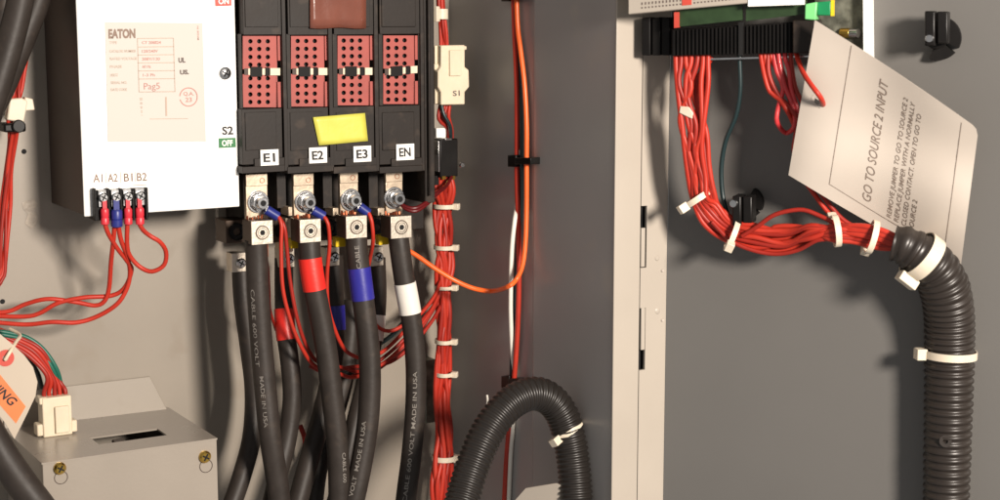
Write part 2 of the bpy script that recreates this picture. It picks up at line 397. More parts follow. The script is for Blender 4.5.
# ================================================================== TRANSFER SWITCH WITH FOUR POLES
ts = thing('transfer_switch', 'black four pole switch with red perforated plates marked E1 E2 E3 EN', 'switch', PB(335, 170, 0))
HB = .130
edges = [241.5, 286.5, 332.6, 378.4, 424.5]
b = MB(); slab(b, PB, 241.5, -60, 424.5, 166, HB-.010, HB-.012); slab(b, PB, 243, 160, 424, 236, .055, .05)
b.build('base_frame', 'black', ts, bevel=.001)
b = MB(); slab(b, PB, 424.2, -60, 434.5, 203, HB-.002, .09); slab(b, PB, 428.5, -60, 430.5, 196, HB+.003, .006)
b.build('end_cover', 'black', ts, bevel=.001)
GR = [dict(g=(242.8, 36, 280.8, 107.3), c=(250.4, 259.2, 267.8), r=(41.3, 49, 57, 64.8, 78.3, 86.4, 94.4, 102)),
      dict(g=(291, 36, 328, 106.5), c=(297.7, 306.2, 314.8), r=(41, 48.8, 56.6, 64.4, 77.8, 85.8, 93.6, 101.4)),
      dict(g=(337.6, 35.8, 373, 105.3), c=(343.7, 351.8, 360), r=(40.6, 48.4, 56.2, 64, 77.4, 85, 92.8, 100.5)),
      dict(g=(383.3, 35.5, 418, 104), c=(388.2, 396.4, 404.6), r=(40.3, 48, 55.8, 63.5, 76.8, 84.4, 92, 99.6))]
TAB = [(246, 174, 267.6, 220), (293.6, 173.6, 313.8, 218), (340, 171.2, 358.2, 215), (385.8, 169.8, 402.6, 214)]
LUG = [(251.6, 220.8, 273, 244.4), (300, 219.4, 321, 242.4), (346.2, 216, 367, 238.2), (391, 216.2, 411.6, 238.2)]
BOLT = [(257.6, 201.8, 262.4, 205), (304.6, 201.4, 307.6, 203.6), (350.2, 199.6, 352.6, 200.4), (393.6, 197.8, 396.2, 200.4)]
LAB = [((260.6, 149.6, 278.6, 165.4), 'E1'), ((309.2, 147.4, 327, 163), 'E2'), ((353.6, 146, 371.2, 161.8), 'E3'), ((396.4, 144, 414.2, 160), 'EN')]
REAR = [(237, 232), (283, 231), (331, 229), (377, 228)]
lugtop = []
for i in range(4):
    e0, e1 = edges[i], edges[i+1]; g = GR[i]['g']
    b = MB()
    # cover of the pole: a window frame round the grille, upper and lower panels with steps
    slab(b, PB, e0+.7, -60, e1-4.2, g[1]-1.2, HB, .010)
    slab(b, PB, e0+.7, g[3]+1.4, e1-4.2, 164, HB, .010)
    slab(b, PB, e1-4.0, -60, e1-.2, 171, HB+.002, .013)
    slab(b, PB, e0+3, -60, e1-9, 27, HB+.0012, .003)
    slab(b, PB, e0+1.2, 166, e1-1.5, 172.5, HB+.003, .060)
    slab(b, PB, e0+13, 158, e1-1.8, 166.5, HB+.0022, .006)
    slab(b, PB, e0+4.0, 112, e1-10, 150, HB+.0011, .003)
    slab(b, PB, g[2]+.4, g[1]-2, e1-4.6, g[3]+2, HB-.001, .010)
    slab(b, PB, e0+.4, g[1]-2, g[0]-.2, g[3]+2, HB-.0005, .010)
    # fin beside the terminal opening
    slab(b, PB, e1-9.5 if i < 3 else e1-3, 172, e1-.5, 208 if i < 3 else 200, .100, .06)
    pm = b.build('pole_cover', 'black', ts, bevel=.0007)
    tag(pm, f'pole cover marked {LAB[i][1]}')
    b = MB(); slab(b, PB, e0+.7, g[1]-2, e1-4, g[3]+2, HB-.0085, .002); b.build('recess_backing', 'hole', pm)
    # perforated plate with real holes: cells of quads around octagons
    h = HB-.0035; mb = MB(); cx = GR[i]['c']; rr = GR[i]['r']
    top, bot = g[1], g[3]; mid0, mid1 = 69.2-i*.2, 74.2-i*.2
    xr = g[2]-4.6
    xb = [g[0], (cx[0]+cx[1])/2, (cx[1]+cx[2])/2, xr]
    def plate(ys, y0, y1):
        yb = [y0]+[(ys[k]+ys[k+1])/2 for k in range(len(ys)-1)]+[y1]
        for a_ in range(3):
            for k in range(len(ys)):
                X0, X1, Y0, Y1 = xb[a_], xb[a_+1], yb[k], yb[k+1]; cxx, cyy = cx[a_], ys[k]
                out = []; inn = []
                for q in range(16):
                    th = 2*math.pi*q/16; dx, dy = math.cos(th), math.sin(th)
                    tx = ((X1-cxx)/dx if dx > 1e-6 else ((X0-cxx)/dx if dx < -1e-6 else 1e9)); ty = ((Y1-cyy)/dy if dy > 1e-6 else ((Y0-cyy)/dy if dy < -1e-6 else 1e9))
                    t = min(tx, ty); out.append([cxx+dx*t, cyy+dy*t]); inn.append((cxx+dx*2.25, cyy+dy*2.3))
                for X, Y in ((X0, Y0), (X0, Y1), (X1, Y0), (X1, Y1)):
                    kk = min(range(16), key=lambda z: (out[z][0]-X)**2+(out[z][1]-Y)**2); out[kk] = [X, Y]
                vs = [PB(*p_, h) for p_ in out]+[PB(*p_, h) for p_ in inn]; vs += [v-PB.n*.002 for v in vs[16:]]
                fs = []
                for q in range(16):
                    q2 = (q+1) % 16; fs.append((q, q2, 16+q2, 16+q)); fs.append((16+q, 16+q2, 32+q2, 32+q))
                mb.add(vs, fs)
    plate(rr[:4], top, mid0); plate(rr[4:], mid1, bot)
    mb.build('perforated_plate', 'grille', pm)
    b = MB(); slab(b, PB, g[2]-3.0, top, g[2], 60.5-i*.3, h+.001, .002); slab(b, PB, g[2]-3.0, 82-i*.3, g[2], bot, h+.001, .002)
    slab(b, PB, g[2]-4.6, top, g[2]-3.6, bot, h-.001, .001)
    b.build('edge_strip', 'grille', pm)
    # indicator bar across the plate
    ti = -.0 if i < 3 else -3.2
    x0 = g[0]+1.5; yc = (mid0+mid1)/2
    def bar(xa_, xb_, ha, mt, hh=3.2, dz_=0):
        q_ = MB(); f = lambda x: yc + ti*(x-x0)/38 + 1.0*(i == 3)
        quad(q_, PB, [(xa_, f(xa_)+hh), (xb_, f(xb_)+hh), (xb_, f(xb_)-hh), (xa_, f(xa_)-hh)], h+ha, .002); return q_, mt
    for nm, xa_, xb_, ha, mt, hh in (('indicator_bar', x0, x0+6.5, .0006, 'steel', 3.2), ('indicator_bar', x0+4, x0+22, .0009, 'ivory', 3.2), ('indicator_slide', x0+6.4, x0+18, .0022, 'blackdeep', 4.9),
                                    ('indicator_slide', x0+21.4, x0+25, .0022, 'blackdeep', 4.2), ('indicator_end', x0+26, g[2]-.6, .0022, 'ivory', 3.6)):
        q_, mt = bar(xa_, xb_, ha, mt, hh); q_.build(nm, mt, pm)
    # label
    (x0, y0, x1, y1), s_ = LAB[i]
    b = MB(); slab(b, PB, x0, y0, x1, y1, HB+.0030, .0005); lb = b.build('marker_label', 'label', pm)
    b = MB(); ym = (y0+y1)/2+4.2; text_px(b, PB, s_, (x0+3, ym+.3), (x1-3.2, ym-.3), 8.4, HB+.0033, .03); b.build('lettering', 'inkb', lb)
    # terminal tab, bolt, lug
    x0, y0, x1, y1 = TAB[i]
    b = MB(); slab(b, PB, x0, y0, x1, y1, .108, .005); slab(b, PB, x0, y0, x1, y0+12, .110, .003); tbm = b.build('terminal_tab', 'tin', pm, bevel=.0005)
    p = PB(x1-5.5, y0+6.5, .1101); b = MB(); b.ring(p, PB.n, 2.2*pxs(p), 2.7*pxs(p), .0003); b.build('dimple', 'copper', tbm)
    bx, by, nx, ny = BOLT[i]; p = PB(bx, by, .1082); r = pxs(p)
    b = MB(); b.cyl(p, PB.n, 11.2*r, .0018, 36); b.cyl(p+PB.n*.0019, PB.n, 9.2*r, .0020, 32, 8.6*r)
    b.cyl(p+PB.n*.0040, PB.n, 9.0*r, .0045, 6, rot=.3); b.cyl(p+PB.n*.0085, PB.n, 6.4*r, .0065, 24, 5.8*r)
    bo = b.build('terminal_bolt', 'zinc', pm, smooth=True, bevel=.0004)
    b = MB(); b.cyl(p+PB.n*.01505, PB.n, 3.0*r, .0003, 16); b.build('bolt_centre', 'hole', bo)
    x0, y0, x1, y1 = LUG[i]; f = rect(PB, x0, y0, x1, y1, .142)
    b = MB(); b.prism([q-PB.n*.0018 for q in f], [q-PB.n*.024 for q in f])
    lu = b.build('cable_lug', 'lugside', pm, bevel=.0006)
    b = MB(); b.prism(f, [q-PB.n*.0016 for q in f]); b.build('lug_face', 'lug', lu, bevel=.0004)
    b = MB()
    for k in range(6):
        q = f[3].lerp(f[2], .12+.13*k)-PB.n*.017; b.tube([q+V3((0, 0, -.002)), q+V3((random.uniform(-.001, .001), random.uniform(-.001, .001), random.uniform(.0015, .0045)))], random.uniform(.0011, .0018), 6)
    b.build('bare_strand', 'copper', lu, smooth=True)
    p = (f[0]+f[2])/2; lugtop.append(p); r = pxs(p)
    b = MB(); b.ring(p, PB.n, 6.5*r, 7.3*r, .0003); b.ring(p, PB.n, 4.4*r, 4.9*r, .0009); b.build('socket_edge', 'lugside', lu)
    b = MB(); b.cyl(p, PB.n, 6.4*r, .0007, 28, 5.9*r); b.build('set_screw', 'lug', lu, smooth=True)
    b = MB(); b.cyl(p+PB.n*.0005, PB.n, 2.9*r, .0005, 6); b.build('hex_socket', 'hole', lu)
    b = MB(); p2 = PB((x0+x1)/2-2, y1, .128)
    for k in range(9):
        a_ = 2*math.pi*k/9; q = p2+V3((math.cos(a_), math.sin(a_), 0))*.0065; b.tube([q+V3((0, 0, .004)), q+V3((0, 0, -.012))], .0017, 6)
    b.build('bare_strand', 'copper', lu, smooth=True)
    # rear lug, seen dark between the front ones
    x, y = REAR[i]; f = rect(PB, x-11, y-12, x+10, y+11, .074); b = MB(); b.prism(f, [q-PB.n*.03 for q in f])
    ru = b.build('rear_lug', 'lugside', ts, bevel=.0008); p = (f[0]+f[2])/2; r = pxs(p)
    b = MB(); b.ring(p, PB.n, 4*r, 7.5*r, .002); b.ring(p, PB.n, 8*r, 8.8*r, .003); b.build('set_screw', 'blackgloss', ru, smooth=True)
    b = MB(); x2, y2 = ((240.5, 262), (289, 257.5), (334, 256), (378, 256))[i]
    slab(b, PB, x2-8.5, y2-9, x2+5.5, y2+10, .068, .016); lk = b.build('lower_link_plate', 'lug', ts, bevel=.0006)
    screw(lk, PB, x2, y2+1, .068, 5.2, L=.004)
    # blue ring terminal under the nut
for i, (a_, c_) in enumerate((((266, 209.5), (278, 217)), ((312.5, 210), (324, 216.5)), ((359, 206.5), (368.5, 213.5)))):
    b = MB(); b.tube([PB(*a_, .120), PB(*c_, .122)], 5.0*pxs(PB(*a_, .12)), 16); b.build('ring_terminal', 'bluecr', ts, smooth=True, bevel=.0008)
b = MB()
for x, y in ((296, 243.5), (341, 242), (384, 240)):
    slab(b, PB, x-5, y-5, x+5, y+5, .112, .010)
    b.build('yellow_cap', 'yellowp', ts, bevel=.001); b = MB()
for x0, y0, x1, y1, h_, th_ in ((286, 218, 293, 252, .092, .03), (378, 208, 384.5, 216, .112, .02), (333, 208, 338.5, 216, .112, .02), (288.5, 207, 292.5, 216, .112, .02)):
    b = MB(); slab(b, PB, x0, y0, x1, y1, h_, th_); b.build('side_link', 'tin', ts, bevel=.0005)

# tapes
b = MB(); N = 10; fr = []; 
q0, q1, q2, q3 = V3((319, 145.5, 0)), V3((368, 141, 0)), V3((365, 113, 0)), V3((313, 117.3, 0))
vs = []; fs = []
for j in range(7):
    for k in range(N+1):
        u, v = k/N, j/6; p = q0.lerp(q1, u).lerp(q3.lerp(q2, u), v)
        vs.append(PB(p.x+(.35*math.sin(v*19) if k in (0, N) else 0), p.y, HB+.0026+.0008*abs(math.sin(u*5.0+v*1.2))))
for j in range(6):
    for k in range(N): a_ = j*(N+1)+k; fs.append((a_, a_+1, a_+N+2, a_+N+1))
b.add(vs, fs); o = b.build('tape_strip', 'yellow', smooth=True); md = o.modifiers.new('solid', 'SOLIDIFY'); md.thickness = .0003
tag(o, 'short strip of wrinkled yellow tape across the covers E2 and E3', 'tape')
b = MB(); vs = []; fs = []
for j in range(6):
    for k in range(11):
        u, v = k/10, j/5; vs.append(PB(310+3*(1-v)*0+u*56, 28.2-v*48+(.6*math.sin(u*9) if j == 0 else 0), HB+.0036+.0016*max(0, 1-abs(u-.36)*14)+.0003*math.sin(u*11+v*2)))
for j in range(5):
    for k in range(10): a_ = j*11+k; fs.append((a_, a_+1, a_+12, a_+11))
b.add(vs, fs); o = b.build('tape_strip', 'brown', smooth=True); md = o.modifiers.new('solid', 'SOLIDIFY'); md.thickness = .0003
tag(o, 'shiny brown film of tape at the top between E2 and E3', 'tape')

# ================================================================== HEAVY CABLES
def cable(label, pts, rpx, band=None, texts=(), group='heavy black power cables', rad=None):
    pp = path(PB, pts, .005); r = rpx*pxs(pp[len(pp)//3]) if rad is None else rad
    t = thing('power_cable', label, 'cable', pp[-1], group)
    b = MB(); b.tube(pp, r, 24); b.build('jacket', 'rubber', t, smooth=True)
    L = arclen(pp)
    def s_of(y):
        best = min(range(len(pp)), key=lambda k: abs(proj(pp[k])[1]-y)); return L[best]
    if band:
        y0, y1, mt = band; s0, s1 = s_of(y0), s_of(y1); q = [at_len(pp, L, s0+(s1-s0)*k/6)[0] for k in range(7)]
        b = MB(); b.tube(q, [r+.0007]*7, 28); b.build('marking_band', mt, t, smooth=True)
    for s_, y0, y1, hp, flip, off in texts:
        sa, sb = s_of(y0), s_of(y1); b = MB()
        text_tube(b, s_, pp, r, sa if not flip else sb, abs(sb-sa), hp*pxs(pp[0]), flip, off); b.build('printing', 'worn' if 'E1 lug' in label else 'dust', t)
    return pp, r
def proj(p):
    d = p-CAM; z = d.dot(FW); return 500+F_PX*d.dot(RT)/z, 250-F_PX*d.dot(UP)/z
# rear ones first
cable('rear black cable at the far left of the bundle, curving left at its bottom', [(241, 262, .055), (243, 300, .06), (249, 345, .065), (254, 390, .07), (252, 435, .08), (242, 475, .09), (228, 515, .10)], 9.5)
cable('rear black cable with a red band low between E1 and E2', [(284, 258, .055), (284, 290, .060), (285, 325, .070), (290, 365, .08), (292, 400, .085), (287, 440, .09), (277, 480, .10), (268, 520, .10)], 9.5, (311, 339, 'redband'))
cable('rear black cable with a blue band partly hidden behind E2 cable', [(333, 255, .05), (334, 300, .055), (335, 335, .06), (331, 375, .07), (322, 415, .08), (309, 460, .09), (294, 515, .10)], 10, (304, 330, 'blueband'))
cable('rear black cable with a white band mostly hidden behind E3 cable', [(377, 258, .05), (378, 300, .05), (374, 340, .055), (364, 385, .06), (354, 425, .07), (344, 470, .08), (330, 520, .09)], 8.5, (316, 340, 'whiteband'))
cable('lowest rear cable passing between the E2 and E3 cables', [(352, 300, .025), (350, 340, .03), (343, 385, .035), (330, 430, .04), (318, 470, .05), (312, 520, .05)], 9.5)
cable('front black cable hanging from the E1 lug with worn white printing', [(256, 240, .128), (257, 262, .128), (258.5, 300, .13), (261.5, 345, .132), (265, 385, .135), (270, 435, .14), (277, 480, .14), (281, 515, .14)], 11.2, None,
      (('CABLE 600 VOLT', 288, 366, 4.0, False, -.50), ('MADE IN USA', 376, 426, 4.0, False, -.25)))
cable('front black cable with a red band hanging from the E2 lug', [(309, 238, .128), (310, 258, .130), (314, 285, .132), (321, 320, .134), (327, 355, .136), (332, 395, .138), (337, 440, .14), (339, 480, .14), (339, 515, .14)], 11.0, (260, 289.5, 'redband'),
      (('CABLE 600', 452, 482, 3.8, False, .55),))
cable('front black cable with a blue band hanging from the E3 lug', [(356, 234, .128), (357, 252, .130), (360.5, 280, .133), (365, 315, .136), (369, 350, .138), (370, 385, .14), (368, 420, .142), (363, 455, .144), (356, 490, .146), (350, 515, .146)], 11.0, (270.5, 299.5, 'blueband'),
      (('MADE IN USA', 421, 472, 4.2, True, .35), ('VOLT', 474, 494, 4.2, True, .35), ('CABLE', 245, 267, 4.2, True, 0)))
cable('front black cable with a white band hanging from the EN lug', [(398, 234, .128), (400, 250, .130), (404, 278, .132), (409.5, 308, .134), (414, 340, .136), (416, 375, .138), (415, 415, .14), (411.5, 455, .142), (407, 490, .144), (404, 515, .144)], 10.4, (282.5, 312, 'whiteband'),
      (('CABLE 600 VOLT MADE IN USA', 372, 500, 4.0, True, .1),))

# ================================================================== SMALL WIRES
def wire(label, P, pts, rpx, mt, group=None, name='wire', cat='wire', step=.003, seg=10):
    pp = path(P, pts, step) if P else smooth_path(pts, step)
    b = MB(); b.tube(pp, rpx*pxs(pp[len(pp)//2]), seg); o = b.build(name, mt, smooth=True)
    return tag(o, label, cat, group), pp
h = .119
G1 = 'red wires of the white control box'
o, _ = wire('red wire dropping from terminal A2 and swinging low to the left edge', PB, [(114.6, 224, .124), (113.4, 240, .118), (111, 262, .105), (109, 288, .09), (104.5, 301, .085), (95, 305.5, .08), (75, 302, .075), (48, 299, .07), (26, 304, .06), (10, 311, .055), (-8, 313, .05)], 2.3, 'red', G1)
wire('red wire from terminal A1 that dips under the other low wires', PB, [(104.2, 221, .124), (108, 233, .122), (117, 248, .115), (127, 261, .108), (131.5, 270, .10), (125, 287, .092), (112, 295.5, .085), (84, 297.5, .08), (58, 303, .072), (40, 313, .065), (25, 316.5, .06), (-8, 316, .05)], 2.3, 'red', G1)
wire('lowest long red wire from terminal A2 to the left edge', PB, [(118, 224, .124), (121, 240, .120), (127, 256, .112), (130, 272, .10), (127, 288, .095), (117, 304, .09), (97, 316.5, .08), (76, 322.5, .075), (52, 322, .07), (26, 324.5, .06), (-8, 322, .05)], 2.3, 'red', G1)
wire('red wire looping from terminal B2 back to terminal B1', PB, [(138, 221, .124), (143, 230, .13), (151, 236.5, .135), (160, 242, .135), (166, 252, .13), (164, 265, .125), (152, 271.5, .12), (140, 267, .115), (130, 256, .115), (127, 244, .12), (127.4, 222, .124)], 2.3, 'red', G1)
for x, y0, y1, mt, r, lab in ((104, 206, 223, 'redcr', 3.7, 'red crimp sleeve under screw A1'), (115.8, 207, 225.5, 'bluecr', 5.2, 'blue crimp sleeve under screw A2'), (127.3, 205.5, 223, 'redcr', 3.7, 'red crimp sleeve under screw B1'), (139, 205, 223, 'redcr', 3.9, 'red crimp sleeve under screw B2')):
    b = MB(); p = PB(x+.6, y0+2.5, .127); q = PB(x+1.0, y1+1.5, .126); rr_ = r*1.12*pxs(p); b.tube([p, p.lerp(q, .1), p.lerp(q, .5), p.lerp(q, .55), p.lerp(q, .6), p.lerp(q, .95), q], [rr_*.8, rr_, rr_, rr_*.85, rr_, rr_, rr_*.8], 16)
    b.obox(p+V3((0, -.0005, .0045)), [V3((1, 0, 0)), V3((0, 1, 0)), V3((0, 0, 1))], [rr_*.5, .0006, .0045])
    tag(b.build('crimp_sleeve', mt, smooth=True), lab, 'crimp terminal', 'crimp sleeves on the terminal screws')
# ring terminal wires of the lugs running into the harness
G2 = 'red sense wires of the lugs'
def dbl(base, off, lab):
    for k, (dx, dh) in enumerate(off):
        wire(lab[k], PB, [(x+dx*(1 if 0 < j < len(base)-1 else .4), y+(k*1.2), h_+dh) for j, (x, y, h_) in enumerate(base)], 1.9, 'red' if k == 0 else 'redd', G2)
wire('red wire from E1 bolt, outer of its pair, sagging below the bands', PB, [(278.5, 217, .125), (281.5, 225, .128), (281, 250, .128), (283, 290, .128), (292, 325, .126), (303, 350, .122), (315, 366, .11), (335, 372, .10), (355, 377, .09), (385, 362, .085), (410, 338, .08), (430, 312, .07), (441, 290, .06)], 2.0, 'red', G2)
wire('red wire from E1 bolt, inner of its pair, crossing behind E2 cable', PB, [(279.5, 218, .122), (284.5, 228, .126), (287, 250, .124), (290, 280, .122), (297, 318, .12), (306, 345, .115), (318, 362, .105), (340, 367, .095), (362, 371, .085), (388, 354, .08), (415, 328, .075), (436, 302, .065), (443, 280, .058)], 2.0, 'redd', G2)
wire('red wire from E2 bolt passing the hidden blue band', PB, [(324, 217, .125), (328, 224, .128), (329.5, 245, .126), (327, 275, .12), (328, 305, .115), (335, 330, .11), (343, 347, .105), (352, 355, .10), (365, 358, .095), (385, 350, .09), (410, 325, .08), (432, 300, .07), (442, 278, .06)], 2.0, 'red', G2)
wire('red wire low behind E2 cable ending in the harness', PB, [(310, 366, .09), (325, 372, .09), (345, 368, .088), (362, 366, .085), (390, 362, .08), (414, 343, .075), (434, 318, .065), (444, 298, .055)], 2.0, 'redd', G2)
wire('red wire from E3 bolt curving behind the blue banded cable', PB, [(368.5, 213, .125), (371.5, 221, .128), (373, 240, .125), (370, 258, .105), (366, 280, .09), (366, 310, .075), (376, 325, .07), (388, 331, .07), (402, 326, .07), (420, 312, .065), (436, 296, .06), (444, 270, .055)], 2.0, 'red', G2)
wire('thin red wire rising beside the E1 cable', PB, [(262, 248, .10), (267, 262, .10), (269, 290, .10), (270, 310, .09), (276, 330, .06)], 1.6, 'redd', G2)
wire('dark wire crossing behind the EN cable to the harness', PB, [(378, 345, .045), (392, 335, .05), (408, 318, .055), (425, 308, .05), (438, 292, .045)], 2.4, 'teal', None)
wire('lower dark red wire in the branch behind EN cable', PB, [(352, 376, .06), (374, 371, .065), (396, 355, .068), (418, 332, .065), (434, 308, .058), (443, 286, .052)], 2.0, 'redd', G2)
wire('short red wire seen low between the rear cables', PB, [(300, 425, .03), (305, 440, .035), (304, 456, .03)], 2.6, 'redd', None)
for k in range(2):
    wire(('dark red wire hooking from EN bolt to the harness, upper one', 'dark red wire hooking from EN bolt to the harness, lower one')[k], PB,
         [(400, 203, .118), (406, 207+k*2, .125), (416, 208+k*3, .13), (428, 201+k*2, .125), (438, 192+k, .11), (446, 186, .09), (452, 176, .075)], 1.9, 'darkred', 'dark red neutral wires')

# vertical harness in the corner
def bundle(P, base, n, spread, rpx, mats, label, group, seed, step=.0045, ends=None):
    rnd = random.Random(seed); out = []
    for i in range(n):
        ph, f1 = rnd.random()*6.28, rnd.uniform(.6, 1.3); pts = []
        lay = (i+.5)/n*2-1
        for j, (x, y, h_) in enumerate(base):
            sp = spread[j] if hasattr(spread, '__len__') else spread
            nx, ny = tang(base, j)
            o_ = lay*sp*.85 + sp*.28*math.sin(ph+f1*j*1.7)
            dh = .0045*math.cos(lay*1.5)+.003*math.sin(ph*2+j*1.3*f1)
            pts.append((x+nx*o_, y+ny*o_, h_+dh*(sp/8)))
        o, pp = wire(label, P, pts, rpx, mats[i % len(mats)], group, step=step); out.append(o)
    return out
def tang(b_, j):
    a_, c_ = b_[max(0, j-1)], b_[min(len(b_)-1, j+1)]; dx, dy = c_[0]-a_[0], c_[1]-a_[1]; l = math.hypot(dx, dy); return -dy/l, dx/l
bundle(PB, [(440, -25, .07), (441, 8, .07), (441, 14, .07), (443, 32, .068), (445, 48, .066)], 5, [3, 3.6, 3, 5.2, 5], 1.9, ['red', 'redd'], 'red wire above the ivory plug connector', 'red wires entering the plug connector', 3)
bundle(PB, [(445, 102, .066), (444, 118, .068), (450, 128, .068), (449, 142, .066)], 4, [6, 6, 4, 4], 1.9, ['red', 'redd'], 'red wire between the ivory plug and the black relay', 'red wires between plug and relay', 5)
wire('dark green wire beside the red ones below the ivory plug', PB, [(441, 103, .074), (444, 115, .077), (450, 126, .077), (451, 142, .07)], 1.9, 'teal')
hb = [(443, 174, .062), (443.5, 190, .060), (443.5, 206, .056), (443, 226, .056), (444, 247, .055), (444, 266, .055), (444, 287, .055), (443.5, 314, .055), (443, 340, .055), (443, 372, .055), (443, 400, .056), (442.5, 430, .057), (442.5, 457, .057), (442, 485, .06), (441, 520, .06)]
bundle(PB, hb, 10, [10, 9.5, 8.6, 9.2, 8, 8.4, 7.2, 7.2, 6.6, 6.8, 8.6, 9.8, 8.8, 9.6, 10], 2.5, ['red', 'redd', 'redb'], 'red wire in the tied vertical harness along the corner', 'red wires of the corner harness', 11)

# zip ties --------------------------------------------------------
def zip_tie(label, c, T, a, bb, wd, head=0.0, mt='nylon', group=None, hs=1.0, tail=0, name='cable_tie'):
    """band round a bundle at c, T along the bundle; a half width across the view, bb half depth; head = angle of the lock"""
    T = T.normalized(); Nv = CAM-c; Nv = (Nv-T*Nv.dot(T)).normalized(); S = Nv.cross(T).normalized()
    if S.dot(RT) < 0: S = -S
    th = .0011; seg = 40; vs = []; fs = []
    for k in range(seg):
        ang = 2*math.pi*k/seg; d = S*math.cos(ang)*a+Nv*math.sin(ang)*bb; n_ = (S*math.cos(ang)/a+Nv*math.sin(ang)/bb).normalized()
        for rr_, ww in ((0, -1), (th, -1), (th, 1), (0, 1)): vs.append(c+d+n_*rr_+T*ww*wd/2)
    for k in range(seg):
        j = (k+1) % seg
        for q in range(4): fs.append((4*k+q, 4*k+(q+1) % 4, 4*j+(q+1) % 4, 4*j+q))
    t = thing(name, label, 'cable tie', c, group)
    b = MB().add(vs, fs); b.build('strap', mt, t, smooth=True)
    d = S*math.cos(head)*a+Nv*math.sin(head)*bb; n_ = (S*math.cos(head)/a+Nv*math.sin(head)/bb).normalized(); s2 = n_.cross(T)
    b = MB(); b.obox(c+d+n_*.0025*hs, [s2, T, n_], [.0034*hs, max(wd*.75, .0028*hs), .0030*hs]); hd = b.build('lock_head', mt, t, bevel=.0007)
    if tail:
        b = MB(); b.obox(c+d+n_*.003+s2*tail*.5, [s2, T, n_], [abs(tail)*.5, wd*.4, .0006]); b.build('tail', mt, t)
    return t
ordn = ['topmost', 'second', 'third', 'fourth', 'fifth', 'lowest']
for i, (y, a, w_) in enumerate(((206, 10, 4.2), (247, 9.2, 4), (287, 8.6, 3.4), (341, 8, 3.8), (373.5, 8.2, 3.8), (457.5, 11, 5))):
    c = PB(444, y, .057); s_ = pxs(c)
    zip_tie(f'white cable tie on the corner harness, {ordn[i]} of six', c, V3((.02, 0, 1)), a*s_*1.04, .0125, w_*s_, head=.35, group='white ties on the corner harness', hs=1.15)

# ivory plug connector in the harness
p = PB(452, 76, .07)
pc = thing('plug_connector', 'ivory plastic plug connector in the red harness marked S1', 'connector', p)
b = MB(); f = [PB(x, y, .082) for x, y in ((441, 105), (465, 104.5), (465, 92), (469.5, 87), (469, 70), (465, 67), (465, 45), (441, 45.5), (441, 67), (438, 71), (438, 87), (441, 92))]
b.prism(f, [q-PB.n*.016 for q in f]); slab(b, PB, 463, 46, 467, 50, .081, .01)
b.build('shell', 'ivory', pc, bevel=.0012)
b = MB(); slab(b, PB, 450, 50, 461.5, 76, .0845, .003); b.build('latch', 'ivory', pc, bevel=.0008)
b = MB(); slab(b, PB, 435, 45.5, 440, 104, .074, .016); slab(b, PB, 434.5, 64, 440, 70, .076, .01); b.build('mating_half', 'ivory', pc, bevel=.0008)
b = MB(); text_px(b, PB, 'S1', (453, 96), (460, 95.6), 5.2, .0823, .02); b.build('lettering', 'inkg', pc)
# wrap at the top of the harness
zip_tie('frosted white wrap holding the harness above the ivory plug', PB(441, 14, .072), V3((0, 0, 1)), 6*pxs(p), .007, 10*pxs(p), head=2.2, hs=1.0)
# black relay with metal clip
p = PB(449, 160, .07); rl = thing('relay', 'small black relay in a bright metal clip on the red harness', 'relay', p)
b = MB(); slab(b, PB, 440, 139, 458, 177, .078, .02); b.build('case', 'blackgloss', rl, bevel=.0012)
b = MB(); slab(b, PB, 438.4, 141, 439.9, 172, .080, .018); slab(b, PB, 445, 138.2, 452, 140.6, .080, .01); b.build('metal_clip', 'zinc', rl, bevel=.0004)
for x in (444, 453.5): b = MB(); slab(b, PB, x-1.8, 176, x+1.8, 179.5, .078, .008); b.build('blade', 'brass', rl)
b = MB(); slab(b, PB, 432, 176, 439, 185, .072, .01); b.build('foot', 'blackdeep', rl)
screw(rl, PB, 461.5, 165, .060, 3.0, slot=False, name='mounting_screw')
b = MB(); slab(b, PB, 436.5, 128, 446, 138, .069, .006); tag(b.build('spacer_block', 'label', bevel=.001), 'small pale grey block above the black relay', 'spacer')
# metal strip on the back panel
b = MB(); slab(b, PB, 425.5, 360, 436.5, 423, .03, .028); tag(b.build('mounting_strip', 'galv', bevel=.001), 'short grey metal strip between EN cable and the harness', 'bracket')

# wires up the side wall ------------------------------------------------
def W(x, y, h_=.006): return PW(x, y, h_)
r0 = 2.3
wire('orange wire rising along the side wall and looping left behind the EN cable', None,
     [W(516, -20), W(517.5, 25), W(520.5, 50), W(524.5, 85), W(526.5, 125), W(526.5, 165), W(526.5, 205), W(525.5, 240, .008), W(522.5, 265, .012), W(516.5, 279, .018), W(508, 286.5, .028), PB(492, 291, .13), PB(474, 288.5, .125), PB(455, 280.5, .12), PB(435, 268.5, .11), PB(418, 256.5, .10), PB(404, 248, .09), PB(392, 240, .07)], 2.5, 'orange')
wire('red wire running the full height of the side wall beside the orange one', None,
     [W(513, -20), W(514.5, 30), W(516.5, 80), W(517, 130), W(517, 180), W(518.5, 230), W(519, 280), W(517.5, 330), W(514.5, 375), W(510, 420), W(506.5, 460), W(503.5, 520)], 2.6, 'redb')
wire('white wire behind the red wire on the side wall', None, [W(520, 150, .003), W(517.5, 200, .003), W(514.5, 222, .012), W(511.8, 250, .014), W(510.6, 300, .014), W(511.2, 330, .010), W(513.5, 380, .003), W(513, 420, .003), W(510.5, 460, .003), W(508, 520, .003)], 2.3, 'whitew')
wire('thin black wire between the red and orange wires on the side wall', None, [W(519, 40, .003), W(521.5, 100, .003), W(521.5, 160, .003), W(521, 205, .002), W(517, 250, .002), W(514.5, 300, .002), W(512, 340, .006), W(511, 385, .006)], 1.9, 'teal')
